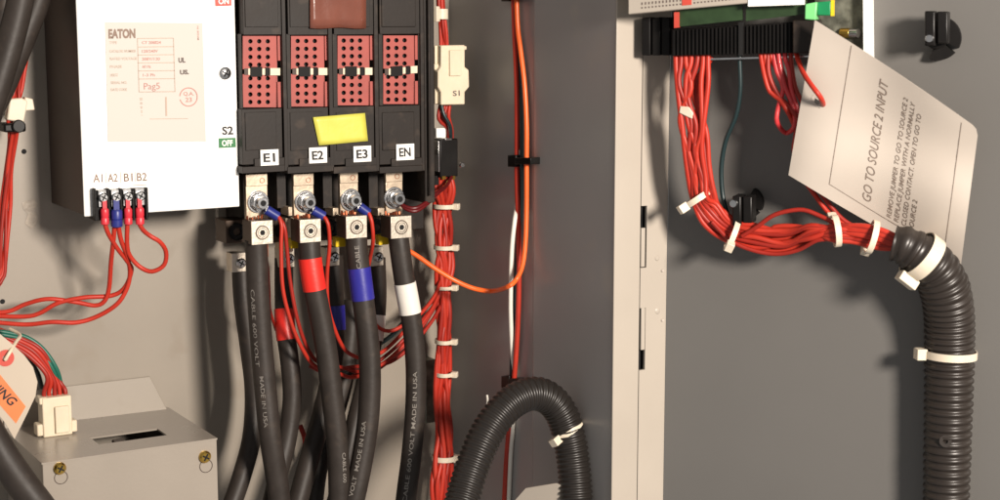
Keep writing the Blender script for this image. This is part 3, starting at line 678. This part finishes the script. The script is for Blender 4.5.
def wall_clip(label, px, py, wpx, hpx):
    p = PW(px, py, .003); s_ = pxs(p); t = thing('cable_clip', label, 'cable clip', p, 'black clips on the side wall')
    b = MB(); f = [W(px-wpx, py+hpx, .010), W(px-wpx+8, py+hpx, .010), W(px-wpx+8, py-hpx, .010), W(px-wpx, py-hpx, .010)]
    b.prism(f, [q+V3((.010, 0, 0)) for q in f]); b.build('anchor', 'blackgloss', t, bevel=.0007)
    b = MB(); f = [W(px-wpx+7, py+hpx*.55, .013), W(px+wpx, py+hpx*.55, .013), W(px+wpx, py-hpx*.55, .013), W(px-wpx+7, py-hpx*.55, .013)]
    b.prism(f, [q+V3((.013, 0, 0)) for q in f]); b.build('strap', 'blackgloss', t, bevel=.0005)
wall_clip('black clip holding the red and orange wires halfway up the side wall', 519, 161, 11.5, 6)
wall_clip('black clip at the top of the corrugated arch', 510, 382, 9, 6)
wall_clip('black clip cut off by the top edge on the side wall', 512, -3, 11, 4.5)

# ================================================================== CORRUGATED LOOMS
def loom(label, pts, radii, pitch, mt, slit=None):
    """pts in metres; radii at the points; pitch = ridge spacing"""
    pp = smooth_path(pts, .0008); L = arclen(pp)
    rl = arclen(smooth_path([V3((r_, 0, i)) for i, r_ in enumerate(radii)], 1)); 
    raw = arclen(pts); tot = raw[-1]
    def rad_at(s_):
        q = s_/L[-1]*tot
        for i in range(1, len(raw)):
            if raw[i] >= q-1e-9: t = (q-raw[i-1])/(raw[i]-raw[i-1]); return radii[i-1]*(1-t)+radii[i]*t
        return radii[-1]
    rr_ = []; 
    nr = random.Random(int(pitch*1e6) if not callable(pitch) else 4); rib = {}
    for i, s_ in enumerate(L):
        r_ = rad_at(s_); x = (s_/pitch(s_/L[-1]) if callable(pitch) else s_/pitch) % 1
        g = .5+.5*math.cos(2*math.pi*x); g = min(1, max(0, (g-.25)*1.9))
        kk = int(s_/pitch(0) if callable(pitch) else s_/pitch); rib.setdefault(kk, nr.uniform(-.012, .012))
        rr_.append(r_*(.915+.085*g)*(1+rib[kk]*g))
    b = MB(); b.tube(pp, rr_, 32)
    o = b.build('corrugated_conduit', mt, smooth=True); o.data.set_sharp_from_angle(angle=math.radians(180))
    return tag(o, label, 'cable conduit', 'black corrugated conduits'), pp, L
hA = .30
arch = [(455, 530), (459, 512), (465, 490), (473, 465), (484, 438), (498, 416), (515, 400), (534, 393.5), (551, 400), (563, 417), (570, 442), (574, 470), (576, 500), (577, 530)]
P_ = [PB(x, y, hA-.03*math.sin(math.pi*i/(len(arch)-1))) for i, (x, y) in enumerate(arch)]
s_ = pxs(P_[5])
loomA, ppA, LA = loom('black corrugated conduit arching beside the side wall at the bottom', P_, [17.3*s_]*len(P_), 5.35*s_, 'conduit')
c, T = min(((p, i) for i, p in enumerate(ppA)), key=lambda z: (proj(z[0])[0]-566.5)**2+(proj(z[0])[1]-431)**2)
T = (ppA[T+5]-ppA[T-5]).normalized()
zip_tie('white cable tie round the descending leg of the corrugated arch', c, (T+UP*.06+RT*.35).normalized(), 16.2*s_, 15.8*s_, 5*s_, head=2.5, hs=1.5)
D = lambda x, y, h_: PD(x, y, h_)
rc = [(893, 243, 18.0, .064), (905, 246, 20, .063), (921, 256, 22.5, .058), (936, 270, 24.2, .048), (945, 290, 25, .038), (949, 315, 25.2, .029), (949.5, 345, 25, .025), (949, 380, 24.6, .024), (948, 420, 24.2, .024), (947, 465, 23.6, .024), (945.5, 530, 23, .024)]
P_ = [D(x, y, h_) for x, y, r_, h_ in rc]; sR = pxs(P_[5])
loomB, ppB, LB = loom('thick black corrugated conduit hanging down the door at the right', P_, [r_*sR for x, y, r_, h_ in rc], lambda t: sR*(9.8-1.9*min(1, t*2.2)), 'conduit2')
def near(pp, x, y):
    i = min(range(len(pp)), key=lambda z: (proj(pp[z])[0]-x)**2+(proj(pp[z])[1]-y)**2); i = max(5, min(len(pp)-6, i)); return pp[i], (pp[i+5]-pp[i-5]).normalized()
c, T = near(ppB, 922, 257)
zip_tie('wide white tie near the mouth of the thick right conduit', c, T, 24.0*sR, 23*sR, 14*sR, head=2.85, hs=1.5, tail=0, group='white ties on the right conduit')
c, T = near(ppB, 949, 354)
zip_tie('narrow white tie round the middle of the thick right conduit', c, V3((.02, 0, 1)), 26*sR, 25*sR, 7.5*sR, head=2.75, hs=1.6, group='white ties on the right conduit')
b = MB(); p = near(ppB, 945, 441)[0]; Nv = (CAM-p).normalized(); q = p+Nv*23*sR+RT*(-2*sR); b.ring(q-Nv*.001, Nv, 2.5*sR, 6*sR, .0022); b.build('moulded_eyelet', 'conduit2', loomB, smooth=True)

# plate at the bottom of the side wall
b = MB(); f = [PW(x, y, .003+(606-x)/90*.055) for x, y in ((514, 502), (527, 487.5), (557, 483), (575, 486), (575, 530), (500, 530))]
b.prism([q+V3((-.002, 0, 0)) for q in f], f); tag(b.build('angled_plate', 'jamb', bevel=.0008), 'pale grey sheet metal plate low on the side wall behind the arch', 'metal plate')
wire('small white wire end sticking out left of the corrugated arch', None, [W(487, 395, .02), W(487.5, 402, .02), W(485, 410, .02)], 1.1, 'whitew')

# ================================================================== SMALL BOX, BOTTOM LEFT
HBX = .146
zt = PB(217, 438, HBX).z; xr_ = PB(217.5, 470, HBX).x; xl = PB(43, 475, HBX).x
sb = thing('junction_box', 'small grey sheet metal box with slotted top and two brass screws', 'metal box', ((xl+xr_)/2, -.05, zt-.09))
def wbox(mb, x0, x1, y0, y1, z0, z1):
    mb.prism([V3((x0, y0, z0)), V3((x1, y0, z0)), V3((x1, y0, z1)), V3((x0, y0, z1))], [V3((x0, y1, z0)), V3((x1, y1, z0)), V3((x1, y1, z1)), V3((x0, y1, z1))])
b = MB(); wbox(b, xl, xr_, -HBX, -HBX+.0018, -.75, zt-.0005); wbox(b, xl+.0006, xl+.002, -HBX+.002, -.0015, -.75, zt-.0022)
wbox(b, xr_-.002, xr_-.0006, -HBX+.002, -.0015, -.75, zt-.0022); b.build('front_cover', 'greybox', sb, bevel=.0006)
# top with a real slot
def topxy(px, py): p = hit(px, py, V3((0, 0, zt)), V3((0, 0, 1))); return p.x, p.y
sx0, sy0 = topxy(101, 442.5); sx1, sy1 = topxy(171, 435); _, sy2 = topxy(163, 429.5)
sx0, sx1 = xl+.064, xl+.132; sy0 = topxy(135, 439.5)[1]; sy2 = topxy(132, 432)[1]
b = MB()
for x0, x1, y0, y1 in ((xl-.001, xr_+.0005, -HBX-.0005, sy0), (xl-.001, xr_+.0005, sy2, -.002), (xl-.001, sx0, sy0, sy2), (sx1, xr_+.0005, sy0, sy2)):
    wbox(b, x0, x1, y0, y1, zt-.0016, zt)
b.build('top_plate', 'greybox', sb)
b = MB(); wbox(b, sx0-.01, sx1+.01, -HBX+.003, -.003, zt-.05, zt-.049); b.build('inner_floor', 'hole', sb)
b = MB(); wbox(b, sx0+.02, sx0+.03, sy0+.004, sy2-.003, zt-.03, zt-.004); b.build('inner_part', 'steel', sb, bevel=.001)
zf = PB(110, 381, .002).z
b = MB(); xx0, xx1 = xl-.0, PB(150, 385, .002).x; b.prism([V3((xx0, -.003, zt-.001)), V3((xr_-.003, -.010, zt-.001)), V3((xx1, -.003, zf)), V3((xx0, -.003, zf))],
        [V3((xx0, -.001, zt-.001)), V3((xr_-.003, -.001, zt-.001)), V3((xx1, -.001, zf)), V3((xx0, -.001, zf))]); b.build('mounting_flange', 'paint', sb, bevel=.0006)
for x, y in ((59.5, 468), (204.5, 456.5)):
    screw(sb, PB, x, y, HBX, 6.2, 'brass', L=.0045)
    p = PB(x+1.5, y+9.5, HBX+.0001); b = MB(); b.ring(p, PB.n, 6.2*pxs(p), 6.9*pxs(p), .0003); b.build('keyhole_edge', 'steel', sb)
# white nylon connector standing on it
p = V3((xl+.020, -.064, zt)); p = hit(57, 435, V3((0, 0, zt)), V3((0, 0, 1)))
wc = thing('plug_connector', 'white nylon plug connector standing on the small grey box', 'connector', p)
s_ = pxs(p); AX = [V3((1, 0, 0)), V3((0, 1, 0)), V3((0, 0, 1))]
b = MB(); b.obox(p+V3((0, .004, 20*s_)), AX, [14.5*s_, .009, 20*s_]); b.obox(p+V3((0, .004, 7.5*s_)), AX, [20*s_, .007, 6*s_]); b.obox(p+V3((-13*s_, .004, 37*s_)), AX, [4*s_, .008, 3.5*s_])
b.build('shell', 'ivory', wc, bevel=.0012)
b = MB(); b.obox(p+V3((4*s_, -.0065, 17*s_)), AX, [7*s_, .002, 13.5*s_]); b.build('latch', 'ivory', wc, bevel=.0008)
pt = p+V3((0, .004, 39*s_)); G3 = 'red wires of the white nylon plug'
for k in range(5):
    q = pt+V3((-.010+k*.0052, .001*(k % 2), -.003))
    q2 = PB(47+k*3, 376+k*1.2, .055-k*.002); q3 = PB(30+k*3.0, 357-k*1.5, .05); q4 = PB(12+k*2.0, 346-k*2, .045); q5 = PB(-10, 338-k*3, .04)
    wire('red wire fanning out of the white nylon plug', None, [q, q+V3((0, 0, .008)), q2, q3, q4, q5], 2.3, ['redd', 'red'][k % 2], G3)
for k in range(2):
    q = pt+V3((.010-k*.003, .006, -.003))
    wire(('green wire arching over the red ones, outer', 'green wire arching over the red ones, inner')[k], None, [q, q+V3((0, .002, .006)), PB(57-k*3, 370+k*2, .050), PB(44-k*2, 350+k*3, .048), PB(28, 338+k*3, .045), PB(10, 333+k*3, .045), PB(-10, 330+k*3, .045)], 2.2, 'greenw', 'green wires of the white nylon plug')
wire('black wire under the red wires at the left edge', None, [PB(42, 388, .03), PB(36, 370, .035), PB(20, 352, .04), PB(-8, 345, .04)], 2.4, 'teal')

# left warning tag, hanging in front
hT = .12
def curved_tag(name, label, outline_fn, n, mt, thick, hole=None): pass
tp = [(-14, 330), (0, 334), (12, 344), (24, 355), (33, 367), (37.5, 382), (35.5, 396), (27, 414), (14.5, 439), (6, 424), (-14, 398)]
lt = thing('warning_tag', 'cream warning tag with an orange block cut off by the left edge', 'tag', PB(15, 439, hT))
b = MB(); quad(b, PB, tp[::-1], hT, .0007); b.build('card', 'tagl', lt)
b = MB(); quad(b, PB, [(-14, 389), (16, 423.5), (25.8, 406.5), (2.4, 377.5), (-14, 357)], hT+.0003, .0002); b.build('orange_block', 'orangel', lt)
b = MB(); text_px(b, PB, 'WARNING', (-33, 366), (10.5, 406), 9.5, hT+.0005, .02, up=(.82, -.55))
b.build('lettering', 'inkb', lt)
p = PB(5.5, 358, hT); b = MB(); b.ring(p, PB.n, 3*pxs(p), 8.5*pxs(p), .0006); b.build('reinforcing_ring', 'redlabel', lt)
wire('pale string tying the cream warning tag', None, [PB(5, 360, hT+.003), PB(10, 352, hT+.004), PB(16, 342, .11), PB(20, 335, .09), PB(10, 329, .07)], 1.7, 'ivory', name='string', cat='string')
# black cable at bottom left, cables and wires at the left edge
cable('black cable sweeping out of the lower left corner', [(-40, 385, .15), (-24, 410, .15), (-9, 436, .15), (6, 461, .155), (22, 484, .16), (38, 505, .165), (60, 535, .17)], 14, rad=.0145)
cable('thick black cable crossing the top left corner, nearer one', [(26, -40, .10), (20, 0, .10), (12, 35, .10), (2, 70, .10), (-9, 105, .10), (-22, 150, .10)], 11, rad=.0125)
cable('thick black cable slanting behind the nearer one, top left', [(46, -40, .08), (37, 0, .08), (25, 32, .08), (12, 64, .08), (-2, 96, .08), (-24, 135, .08)], 11, rad=.0120)
cable('black cable at the very top left edge', [(6, -40, .09), (4, 10, .09), (-3, 60, .09), (-12, 110, .09)], 9, rad=.011)
bundle(PB, [(30, 36, .04), (27, 52, .042), (22, 70, .045), (18, 88, .05), (16, 102, .052), (13, 120, .055), (12, 140, .05), (9, 170, .045), (6, 205, .04), (4, 240, .04), (2, 275, .04), (-6, 285, .04)], 5, [.8, 1.6, 3.2, 5, 6, 6, 5.5, 5.5, 5, 5, 4, 4], 2.0, ['red', 'redd'], 'red wire in the small harness at the left edge', 'red wires at the left edge', 23)
t = thing('plug_connector', 'milky plastic plug on the red harness at the left edge', 'connector', PB(19, 105, .06))
b = MB(); quad(b, PB, [(7, 120), (24, 123), (28, 101), (22, 98), (10, 99)], .062, .012); b.build('shell', 'nylon', t, bevel=.0012)
b = MB(); quad(b, PB, [(24, 111), (35, 110), (33, 99), (25, 97)], .058, .010); b.build('latch', 'nylon', t, bevel=.001)
b = MB(); c = PB(12, 127, .056)
t = thing('cable_clamp', 'black nylon clamp round the red wires at the left edge', 'clamp', c)
b.obox(c, AX, [11*pxs(c), .012, 4.5*pxs(c)]); b.build('strap', 'blackgloss', t, bevel=.002)
b = MB(); b.cyl(PB(18, 126, .068), PB.n, 6.5*pxs(c), .004, 20); b.build('button', 'blackgloss', t, bevel=.001, smooth=True)
b = MB(); b.cyl(PB(24, 151.5, .0002), PB.n, 2.6*pxs(c), .0004, 16); tag(b.build('mounting_hole', 'hole'), 'small round hole in the panel left of the white box', 'hole')
b = MB(); b.cyl(PB(2.5, 301.5, .0002), PB.n, 2.6*pxs(c), .0004, 16); tag(b.build('mounting_hole', 'hole'), 'small round hole above the low red wires at the left edge', 'hole')

# ================================================================== DOOR SIDE: BOARD, TERMINALS
HD = .085
bd = thing('control_unit', 'pale perforated control unit cut off by the top edge of the door', 'control unit', PD(740, 0, 0))
b = MB(); quad(b, PD, [(628, 14.6), (748, 3.2), (806, -2), (806, -60), (628, -60)], HD, .035); b.build('housing', 'jamb', bd, bevel=.001)
b = MB(); quad(b, PD, [(748, 6.6), (804.5, 4.6), (804.5, -20), (748, -20)], HD+.0008, .002); b.build('white_label', 'label', bd)
for k in range(30):
    x = 642+k*3.5
    if x > 746 or 681 < x < 693: continue
    yb = 14.6-(x-628)*.095
    for dy, ww in ((5.5, .8), (9.6, .7)):
        b = MB(); line_px(b, PD, x-ww, yb-dy, x+ww, yb-dy+.1, 1.6 if dy < 6 else 2.6, HD+.0003); b.build('vent_hole', 'inkg', bd)
b = MB(); quad(b, PD, [(682, 5.6), (691.5, 4.8), (691.5, -8), (682, -8)], HD+.0006, .0012); b.build('red_marker', 'redlabel', bd)
b = MB(); quad(b, PD, [(676, 27), (742, 20), (742, 2), (676, 10)], .072, .004); quad(b, PD, [(746, 21), (806, 14), (806, 0), (746, 5)], .072, .004); b.build('circuit_board', 'pcb', bd)
b = MB(); quad(b, PD, [(674, 28), (679, 27.5), (679, 12), (674, 12)], .074, .004); b.build('red_component', 'redlabel', bd)
b = MB(); quad(b, PD, [(804.5, 19.5), (815.5, 20), (817, 2), (805, 4)], .082, .02); b.build('light_green_terminal', 'lgreen', bd, bevel=.001)
b = MB(); quad(b, PD, [(817, 15.5), (830.5, 15.5), (831, 1), (817, 2)], .078, .02); b.build('green_terminal', 'dgreen', bd, bevel=.001)
b = MB(); quad(b, PD, [(830.7, 16), (832.6, 16), (832.8, 0), (831, 0)], .078, .01); b.build('terminal_edge', 'yellowp', bd)
tm = thing('terminal_strip', 'long black comb shaped terminal strip under the control unit', 'terminal strip', PD(740, 55, 0))
b = MB(); quad(b, PD, [(671.5, 56), (793, 53), (793, 22), (671.5, 29.5)], .066, .03); b.build('body', 'blackdeep', tm, bevel=.001)
for k in range(31):
    x = 674+k*3.85; yt = 30.5-(x-672)*.062; yb = 55.5-(x-672)*.024
    if x > 790: break
    b = MB(); quad(b, PD, [(x-.9, yb), (x+.9, yb), (x+.9, yt), (x-.9, yt)], .0695, .005); b.build('rib', 'blackdeep', tm)
for x in (641.8, 652, 661.5):  # added black blocks standing in for the shadow on the hinge leaf
    b = MB(); quad(b, PD, [(x, 55.5), (x+8.4, 55.5), (x+8.4, 17), (x, 18)], .050, .018); b.build('shade_block', 'blackdeep', tm, bevel=.001)
b = MB(); quad(b, PD, [(641.8, 54), (671, 54), (671, 18), (641.8, 19)], .046, .006); b.build('shade_backing', 'blackdeep', tm)  # black sheet behind the blocks, part of the same modelled shadow
b = MB(); quad(b, PD, [(792.5, 53.5), (815.5, 52.5), (815, 19.5), (792.5, 20)], .078, .035); b.build('end_block', 'black', tm, bevel=.0012)
b = MB(); quad(b, PD, [(738.5, 55.5), (742.5, 55.4), (742.5, 22), (738.5, 22.5)], .071, .006); b.build('joint', 'hole', tm)
b = MB(); quad(b, PD, [(706, 60.2), (815, 57), (815, 55.4), (706, 58.4)], .060, .01); b.build('lower_rail', 'zinc', tm)
br = thing('side_bracket', 'mottled galvanised bracket with bright edge beside the green terminal', 'bracket', PD(840, 50, 0))
b = MB(); quad(b, PD, [(815, 60), (864.5, 60), (864.5, -60), (815, -60)], .034, .002); b.build('plate', 'galv', br)
b = MB(); quad(b, PD, [(863.5, 60), (867.2, 60), (866, -60), (862.5, -60)], .048, .046); b.build('folded_edge', 'label', br)
p = PD(841, 33, .0345); b = MB(); ax = (PD.n*.35+PD.r*.9).normalized(); b.tube([p, p+ax*.010], 5*pxs(p), 12); b.build('standoff', 'brass', br, smooth=True, bevel=.0005)
b = MB(); b.tube([p+ax*.010, p+ax*.018], 4.6*pxs(p), 12); b.build('standoff_tip', 'zinc', br, smooth=True)

# black door clips
def door_clip(label, cx, cy, r, armx, army0, army1, pinx, piny):
    p = PD(cx, cy, 0); s_ = pxs(p); t = thing('cable_clip', label, 'cable clip', p, 'black clips on the door')
    b = MB(); b.ring(p, PD.n, .001, r*s_, .010, 40, c0=.43, c1=.68); b.build('base', 'blackdeep', t, smooth=True, bevel=.0006)
    b = MB(); b.ring(p, PD.n, .001, r*s_*.98, .010, 30, c0=.19, c1=.39); b.build('base_wing', 'blackdeep', t, smooth=True)
    b = MB(); b.ring(p, PD.n, .0005, r*s_*.45, .026, 30); b.build('neck', 'blackgloss', t, smooth=True, bevel=.0006)
    ax_, ay = armx
    b = MB(); quad(b, PD, [(ax_, army1), (ax_+(ay-ax_)*.45, army1), (ax_+(ay-ax_)*.45, army0), (ax_, army0)], .050, .022); b.build('arm', 'blackgloss', t, bevel=.0014)
    b = MB(); quad(b, PD, [(ax_+(ay-ax_)*.52, army1-2), (ay, army1-2), (ay, army0+.5), (ax_+(ay-ax_)*.52, army0+.5)], .046, .020); b.build('arm', 'blackgloss', t, bevel=.0014)
    q = PD(pinx, piny, .050); b = MB(); b.cyl(q, PD.n, 4.4*s_, .0022, 20, 3.4*s_); b.build('pin', 'zinc', t, smooth=True)
door_clip('black swivel cable clip alone high on the door', 939, 38.5, 22, (924.5, 948), 11, 46, 929.5, 38.5)
door_clip('black swivel cable clip behind the red wire bundle', 748.5, 202, 16, (732, 752), 196, 226, 733.5, 203.5)

# ================================================================== DOOR WIRES
GD = 'red wires on the door'
def wd(label, pts, mt, r=2.7, group=GD): return wire(label, PD, pts, r, mt, group, step=.004)
rnd = random.Random(5)
starts = [(676, 57), (681, 57), (686, 57), (691, 57), (697, 57), (703, 57), (708, 57)]
mids = [(678, 92, 682, 125), (679, 85, 691, 120), (691, 88, 680, 118), (686, 80, 687, 118), (688, 95, 696, 125), (701, 85, 702, 130), (708, 85, 703, 128)]
for k in range(7):
    (x0, y0), (x1, y1, x2, y2) = starts[k], mids[k]; dd = (k-3)
    j = lambda a: rnd.uniform(-a, a)
    pts = [(x0, y0-12, .058), (x0, y0+6, .060), (x1, y1, .062), (x2, y2, .062), (684+k*3.2+j(4), 152, .060), (687+k*3.1+j(3), 178, .056), (692+k*2.4+j(1), 198, .050+.001*k),
           (703+k*2.2, 221-k*2.6+j(2), .046), (724+k*1.2, 238-k*3+j(2), .044), (755, 245-k*2.8+j(3), .044+.002*(k % 3)), (786, 248-k*3+j(6), .046), (812, 238-k*2.4+j(3), .058), (838, 230+k*1.3-4+j(2), .060), (862, 231+k*1.6-5, .063), (884, 236+k*1.7-5, .064), (908, 243+k*1.3, .063)]
    wd('red wire from the left half of the terminal strip to the conduit', pts, ['red', 'redd', 'redb'][k % 3])
for k in range(5):   # extra strands that make the lower run full
    pts = [(700+k*3, 57, .052), (705-k*3, 90, .054), (690+k*4, 130, .054), (697+k*3, 165, .052), (706+k*2, 192, .048), (722, 222-k*3, .042), (748+k*3, 240+j(3), .040), (775, 251-k*6, .040), (805, 244-k*4, .044), (830, 231+k*2, .062), (855, 230+k*3, .060), (880, 236+k*3, .062), (905, 244+k, .062)]
    wd('red wire from the left half of the terminal strip to the conduit', pts, ['redb', 'redd'][k % 2])
wd('red wire humping above the bundle left of the tag', [(742, 236, .05), (758, 226, .052), (772, 216, .054), (788, 211, .055), (804, 210, .055), (820, 216, .055), (842, 226, .058), (868, 231, .063), (900, 241, .063)], 'redd', 2.3)
wd('red wire sagging lowest below the bundle', [(712, 222, .05), (730, 240, .050), (752, 250, .048), (776, 254, .046), (798, 250, .048), (818, 240, .058), (838, 240, .058), (862, 240, .062), (895, 248, .062)], 'redd', 2.3)
# right group from the terminal strip
for k, (x0, pts, mt) in enumerate((
        (761, [(765, 78), (770, 92), (780, 100), (788, 112), (796, 130), (794, 150), (800, 172), (815, 195), (832, 216), (856, 228), (900, 240)], 'red'),
        (768, [(769, 75), (778, 95), (790, 108), (800, 124), (806, 150), (812, 176), (826, 200), (846, 222), (872, 232), (905, 243)], 'redd'),
        (774, [(777, 72), (783, 88), (778, 108), (777, 122), (786, 133), (795, 124), (792, 104), (784, 84), (779, 60), (778, 48)], 'redp'),
        (785, [(789, 70), (791, 88), (796, 104), (800, 118), (808, 128)], 'redp'),
        (791, [(793, 76), (797, 92), (808, 112), (818, 130), (826, 145)], 'redd'),
        (765, [(768, 74), (776, 92), (783, 104), (792, 120), (799, 140)], 'redb'),
        (779, [(782, 70), (787, 84), (790, 100), (797, 116), (806, 134)], 'redd'),
        (771, [(776, 68), (784, 82), (789, 96), (797, 112), (806, 126)], 'red'))):
    wd(('red wire from the right half of the strip, leftmost, down behind the tag', 'red wire from the right half of the strip, second, down behind the tag', 'pinkish wire making a tight U loop left of the tag', 'pinkish wire dropping behind the tag', 'dark red wire dropping behind the tag near the end block', 'warm red wire passing left of the U loop', 'deep red wire between the U loop and the tag', 'short bright red wire crossing the loop left of the tag')[k],
       [(x0, 44, .058), (x0, 57, .060)]+[(x, y, .064-.001*k if y < 130 else .045) for x, y in pts], mt, 2.4)
wd('red wire threaded through the hole of the tag', [(795, 44, .062), (797, 56, .070), (803, 72, .090), (812, 86, .102), (819, 95, .104), (822.5, 101.5, .094), (823, 106, .080), (820, 114, .060), (812, 125, .05)], 'red', 2.6, None)
wire('dark teal wire hanging straight from the middle of the terminal strip', PD, [(739, 45, .05), (739.5, 62, .05), (740, 90, .048), (736, 115, .045), (726, 140, .04), (721.5, 165, .036), (722, 190, .034), (726, 210, .034), (734, 232, .03)], 2.4, 'teal')
# harness clip with tape at left group
b = MB(); quad(b, PD, [(679, 113), (692, 119), (693, 113), (689, 107), (680, 106)], .066, .003); tag(b.build('wire_marker', 'nylon', bevel=.0008), 'small milky marker sleeve on the red door wires', 'wire marker')
for lab, x, y, T_, a, w_, hd, hs, hh_ in (
        ('white cable tie where the door wires drop, leftmost on the door', 697, 199, (.55, -.83), 13, 6, 2.9, 1.5, .052),
        ('white cable tie at the lowest bend of the door wires', 732, 236, (.9, -.35), 15, 5.5, 2.2, 1.35, .048),
        ('white cable tie left of the tag end of the bundle', 836, 231, (.95, .12), 15, 6, 3.9, 1.35, .060),
        ('white cable tie just before the conduit mouth', 872, 237, (.95, -.25), 16, 6, 3.9, 1.35, .063)):
    c = PD(x, y, hh_); s_ = pxs(c); T3 = (RT*T_[0]+UP*T_[1])
    zip_tie(lab, c, T3, a*s_, (.0105), w_*s_, head=hd, hs=hs, group='white ties on the door harness')

# ================================================================== HANGING TAG
# corners in photo pixels with height over the door; s runs from the hole edge to the far edge, t up the card
def tagp(s, t, dh=0):
    a = V3((788.5, 175, 0)).lerp(V3((960, 272, 0)), s); c = V3((815, 20, 0)).lerp(V3((978.5, 129, 0)), s)
    # edges bow a little
    c = c + V3((0, -3.5, 0))*math.sin(math.pi*s)*.6; a = a + V3((0, 2, 0))*math.sin(math.pi*s)
    p = a.lerp(c, t)
    q_ = min(1, s*1.5); q_ = q_*q_*(3-2*q_)
    h_ = (.074-.056*q_)*(1-t) + (.096+.010*math.sin(math.pi*s)-.034*s)*t + .005*math.sin(2*math.pi*t)*s + .004*math.sin(math.pi*s) + .0022*math.sin(7*s+2.5*t)*(.4+.6*t) + .0012*math.sin(11*t-4*s)
    return PD(p.x, p.y, h_+dh)
tg = thing('hanging_tag', 'tan card tag reading GO TO SOURCE 2 INPUT, hung by a red wire', 'tag', tagp(0, 0))
NS, NT = 28, 22; cs, ct = .085, .535     # hole
vs = []; fs = []
def corner(s, t):                        # rounded far corners and clipped near corners
    r = .04
    for S0, T0 in ((1, 0), (1, 1)):
        ds = (s-(1-r)); dt = (r-t) if T0 == 0 else (t-(1-r))
        if ds > 0 and dt > 0:
            l = math.hypot(ds, dt)
            mx = max(ds, dt); k = mx/l; s = (1-r)+ds*k; t = (r-dt*k) if T0 == 0 else (1-r)+dt*k
    return s, t
for j in range(NT+1):
    for i in range(NS+1):
        s, t = i/NS, j/NT; s, t = corner(s, t); vs.append(tagp(s, t))
for j in range(NT):
    for i in range(NS):
        s, t = (i+.5)/NS, (j+.5)/NT
        if (s-cs)**2+(t-ct)**2 < .021**2*1.0: continue
        a_ = j*(NS+1)+i; fs.append((a_, a_+1, a_+NS+2, a_+NS+1))
b = MB().add(vs, fs); o = b.build('card', 'tag', tg, smooth=True); md = o.modifiers.new('solid', 'SOLIDIFY'); md.thickness = .0003; md.offset = 0; es = o.modifiers.new('split', 'EDGE_SPLIT'); es.split_angle = math.radians(50)
hrn = MB(); seg = 20
vs = []; fs = []
for k in range(seg):
    th = 2*math.pi*k/seg
    for rr_ in (.022, .038): vs.append(tagp(cs+rr_*math.cos(th)*.85, ct+rr_*math.sin(th), .0005))
for k in range(seg): k2 = (k+1) % seg; fs.append((2*k, 2*k+1, 2*k2+1, 2*k2))
hrn.add(vs, fs); hrn.build('reinforced_hole', 'tag', tg)
def tagline(mb, pts, wdt):
    for k in range(len(pts)-1):
        (s0, t0), (s1, t1) = pts[k], pts[k+1]; l = math.hypot(s1-s0, t1-t0); nx, nt = -(t1-t0)/l*wdt, (s1-s0)/l*wdt; n = 10; vv = []
        for q in range(n+1):
            s, t = s0+(s1-s0)*q/n, t0+(t1-t0)*q/n; vv += [tagp(s+nx, t+nt, .0006), tagp(s-nx, t-nt, .0006)]
        mb.add(vv, [(2*q, 2*q+1, 2*q+3, 2*q+2) for q in range(n)])
b = MB(); tagline(b, [(.225, .985), (.225, .09), (.90, .07), (.90, .965)], .0019); b.build('border_line', 'inkt', tg)
def tagtext(mb, s_, s_base, t0, t1, hh, bold=.012):
    text_map(mb, s_, lambda x, y: tagp(s_base - y*hh, t0+(t1-t0)*x, .0007), bold)
b = MB(); tagtext(b, 'GO TO SOURCE 2 INPUT', .462, .12, .90, .050, .004); b.build('title_lettering', 'inkt', tg)
b = MB()
for s_, sb_, t1 in (('REMOVE JUMPER TO GO TO SOURCE 2', .585, .885), ('REPLACE JUMPER WITH A NORMALLY', .628, .885), ('CLOSED CONTACT. OPEN TO GO TO', .672, .84), ('SOURCE 2', .716, .30)):
    tagtext(b, s_, sb_, .10, t1, .026, .002)
b.build('body_lettering', 'inkt', tg); b = MB()
text_map(b, 'A', lambda x, y: tagp(.955-y*.02, .03+x*.02, .0007), 0)
b.build('corner_lettering', 'inkt', tg)

for o in list(bpy.data.objects):
    if '_o' in o: del o['_o']
print('objects', len(bpy.data.objects))
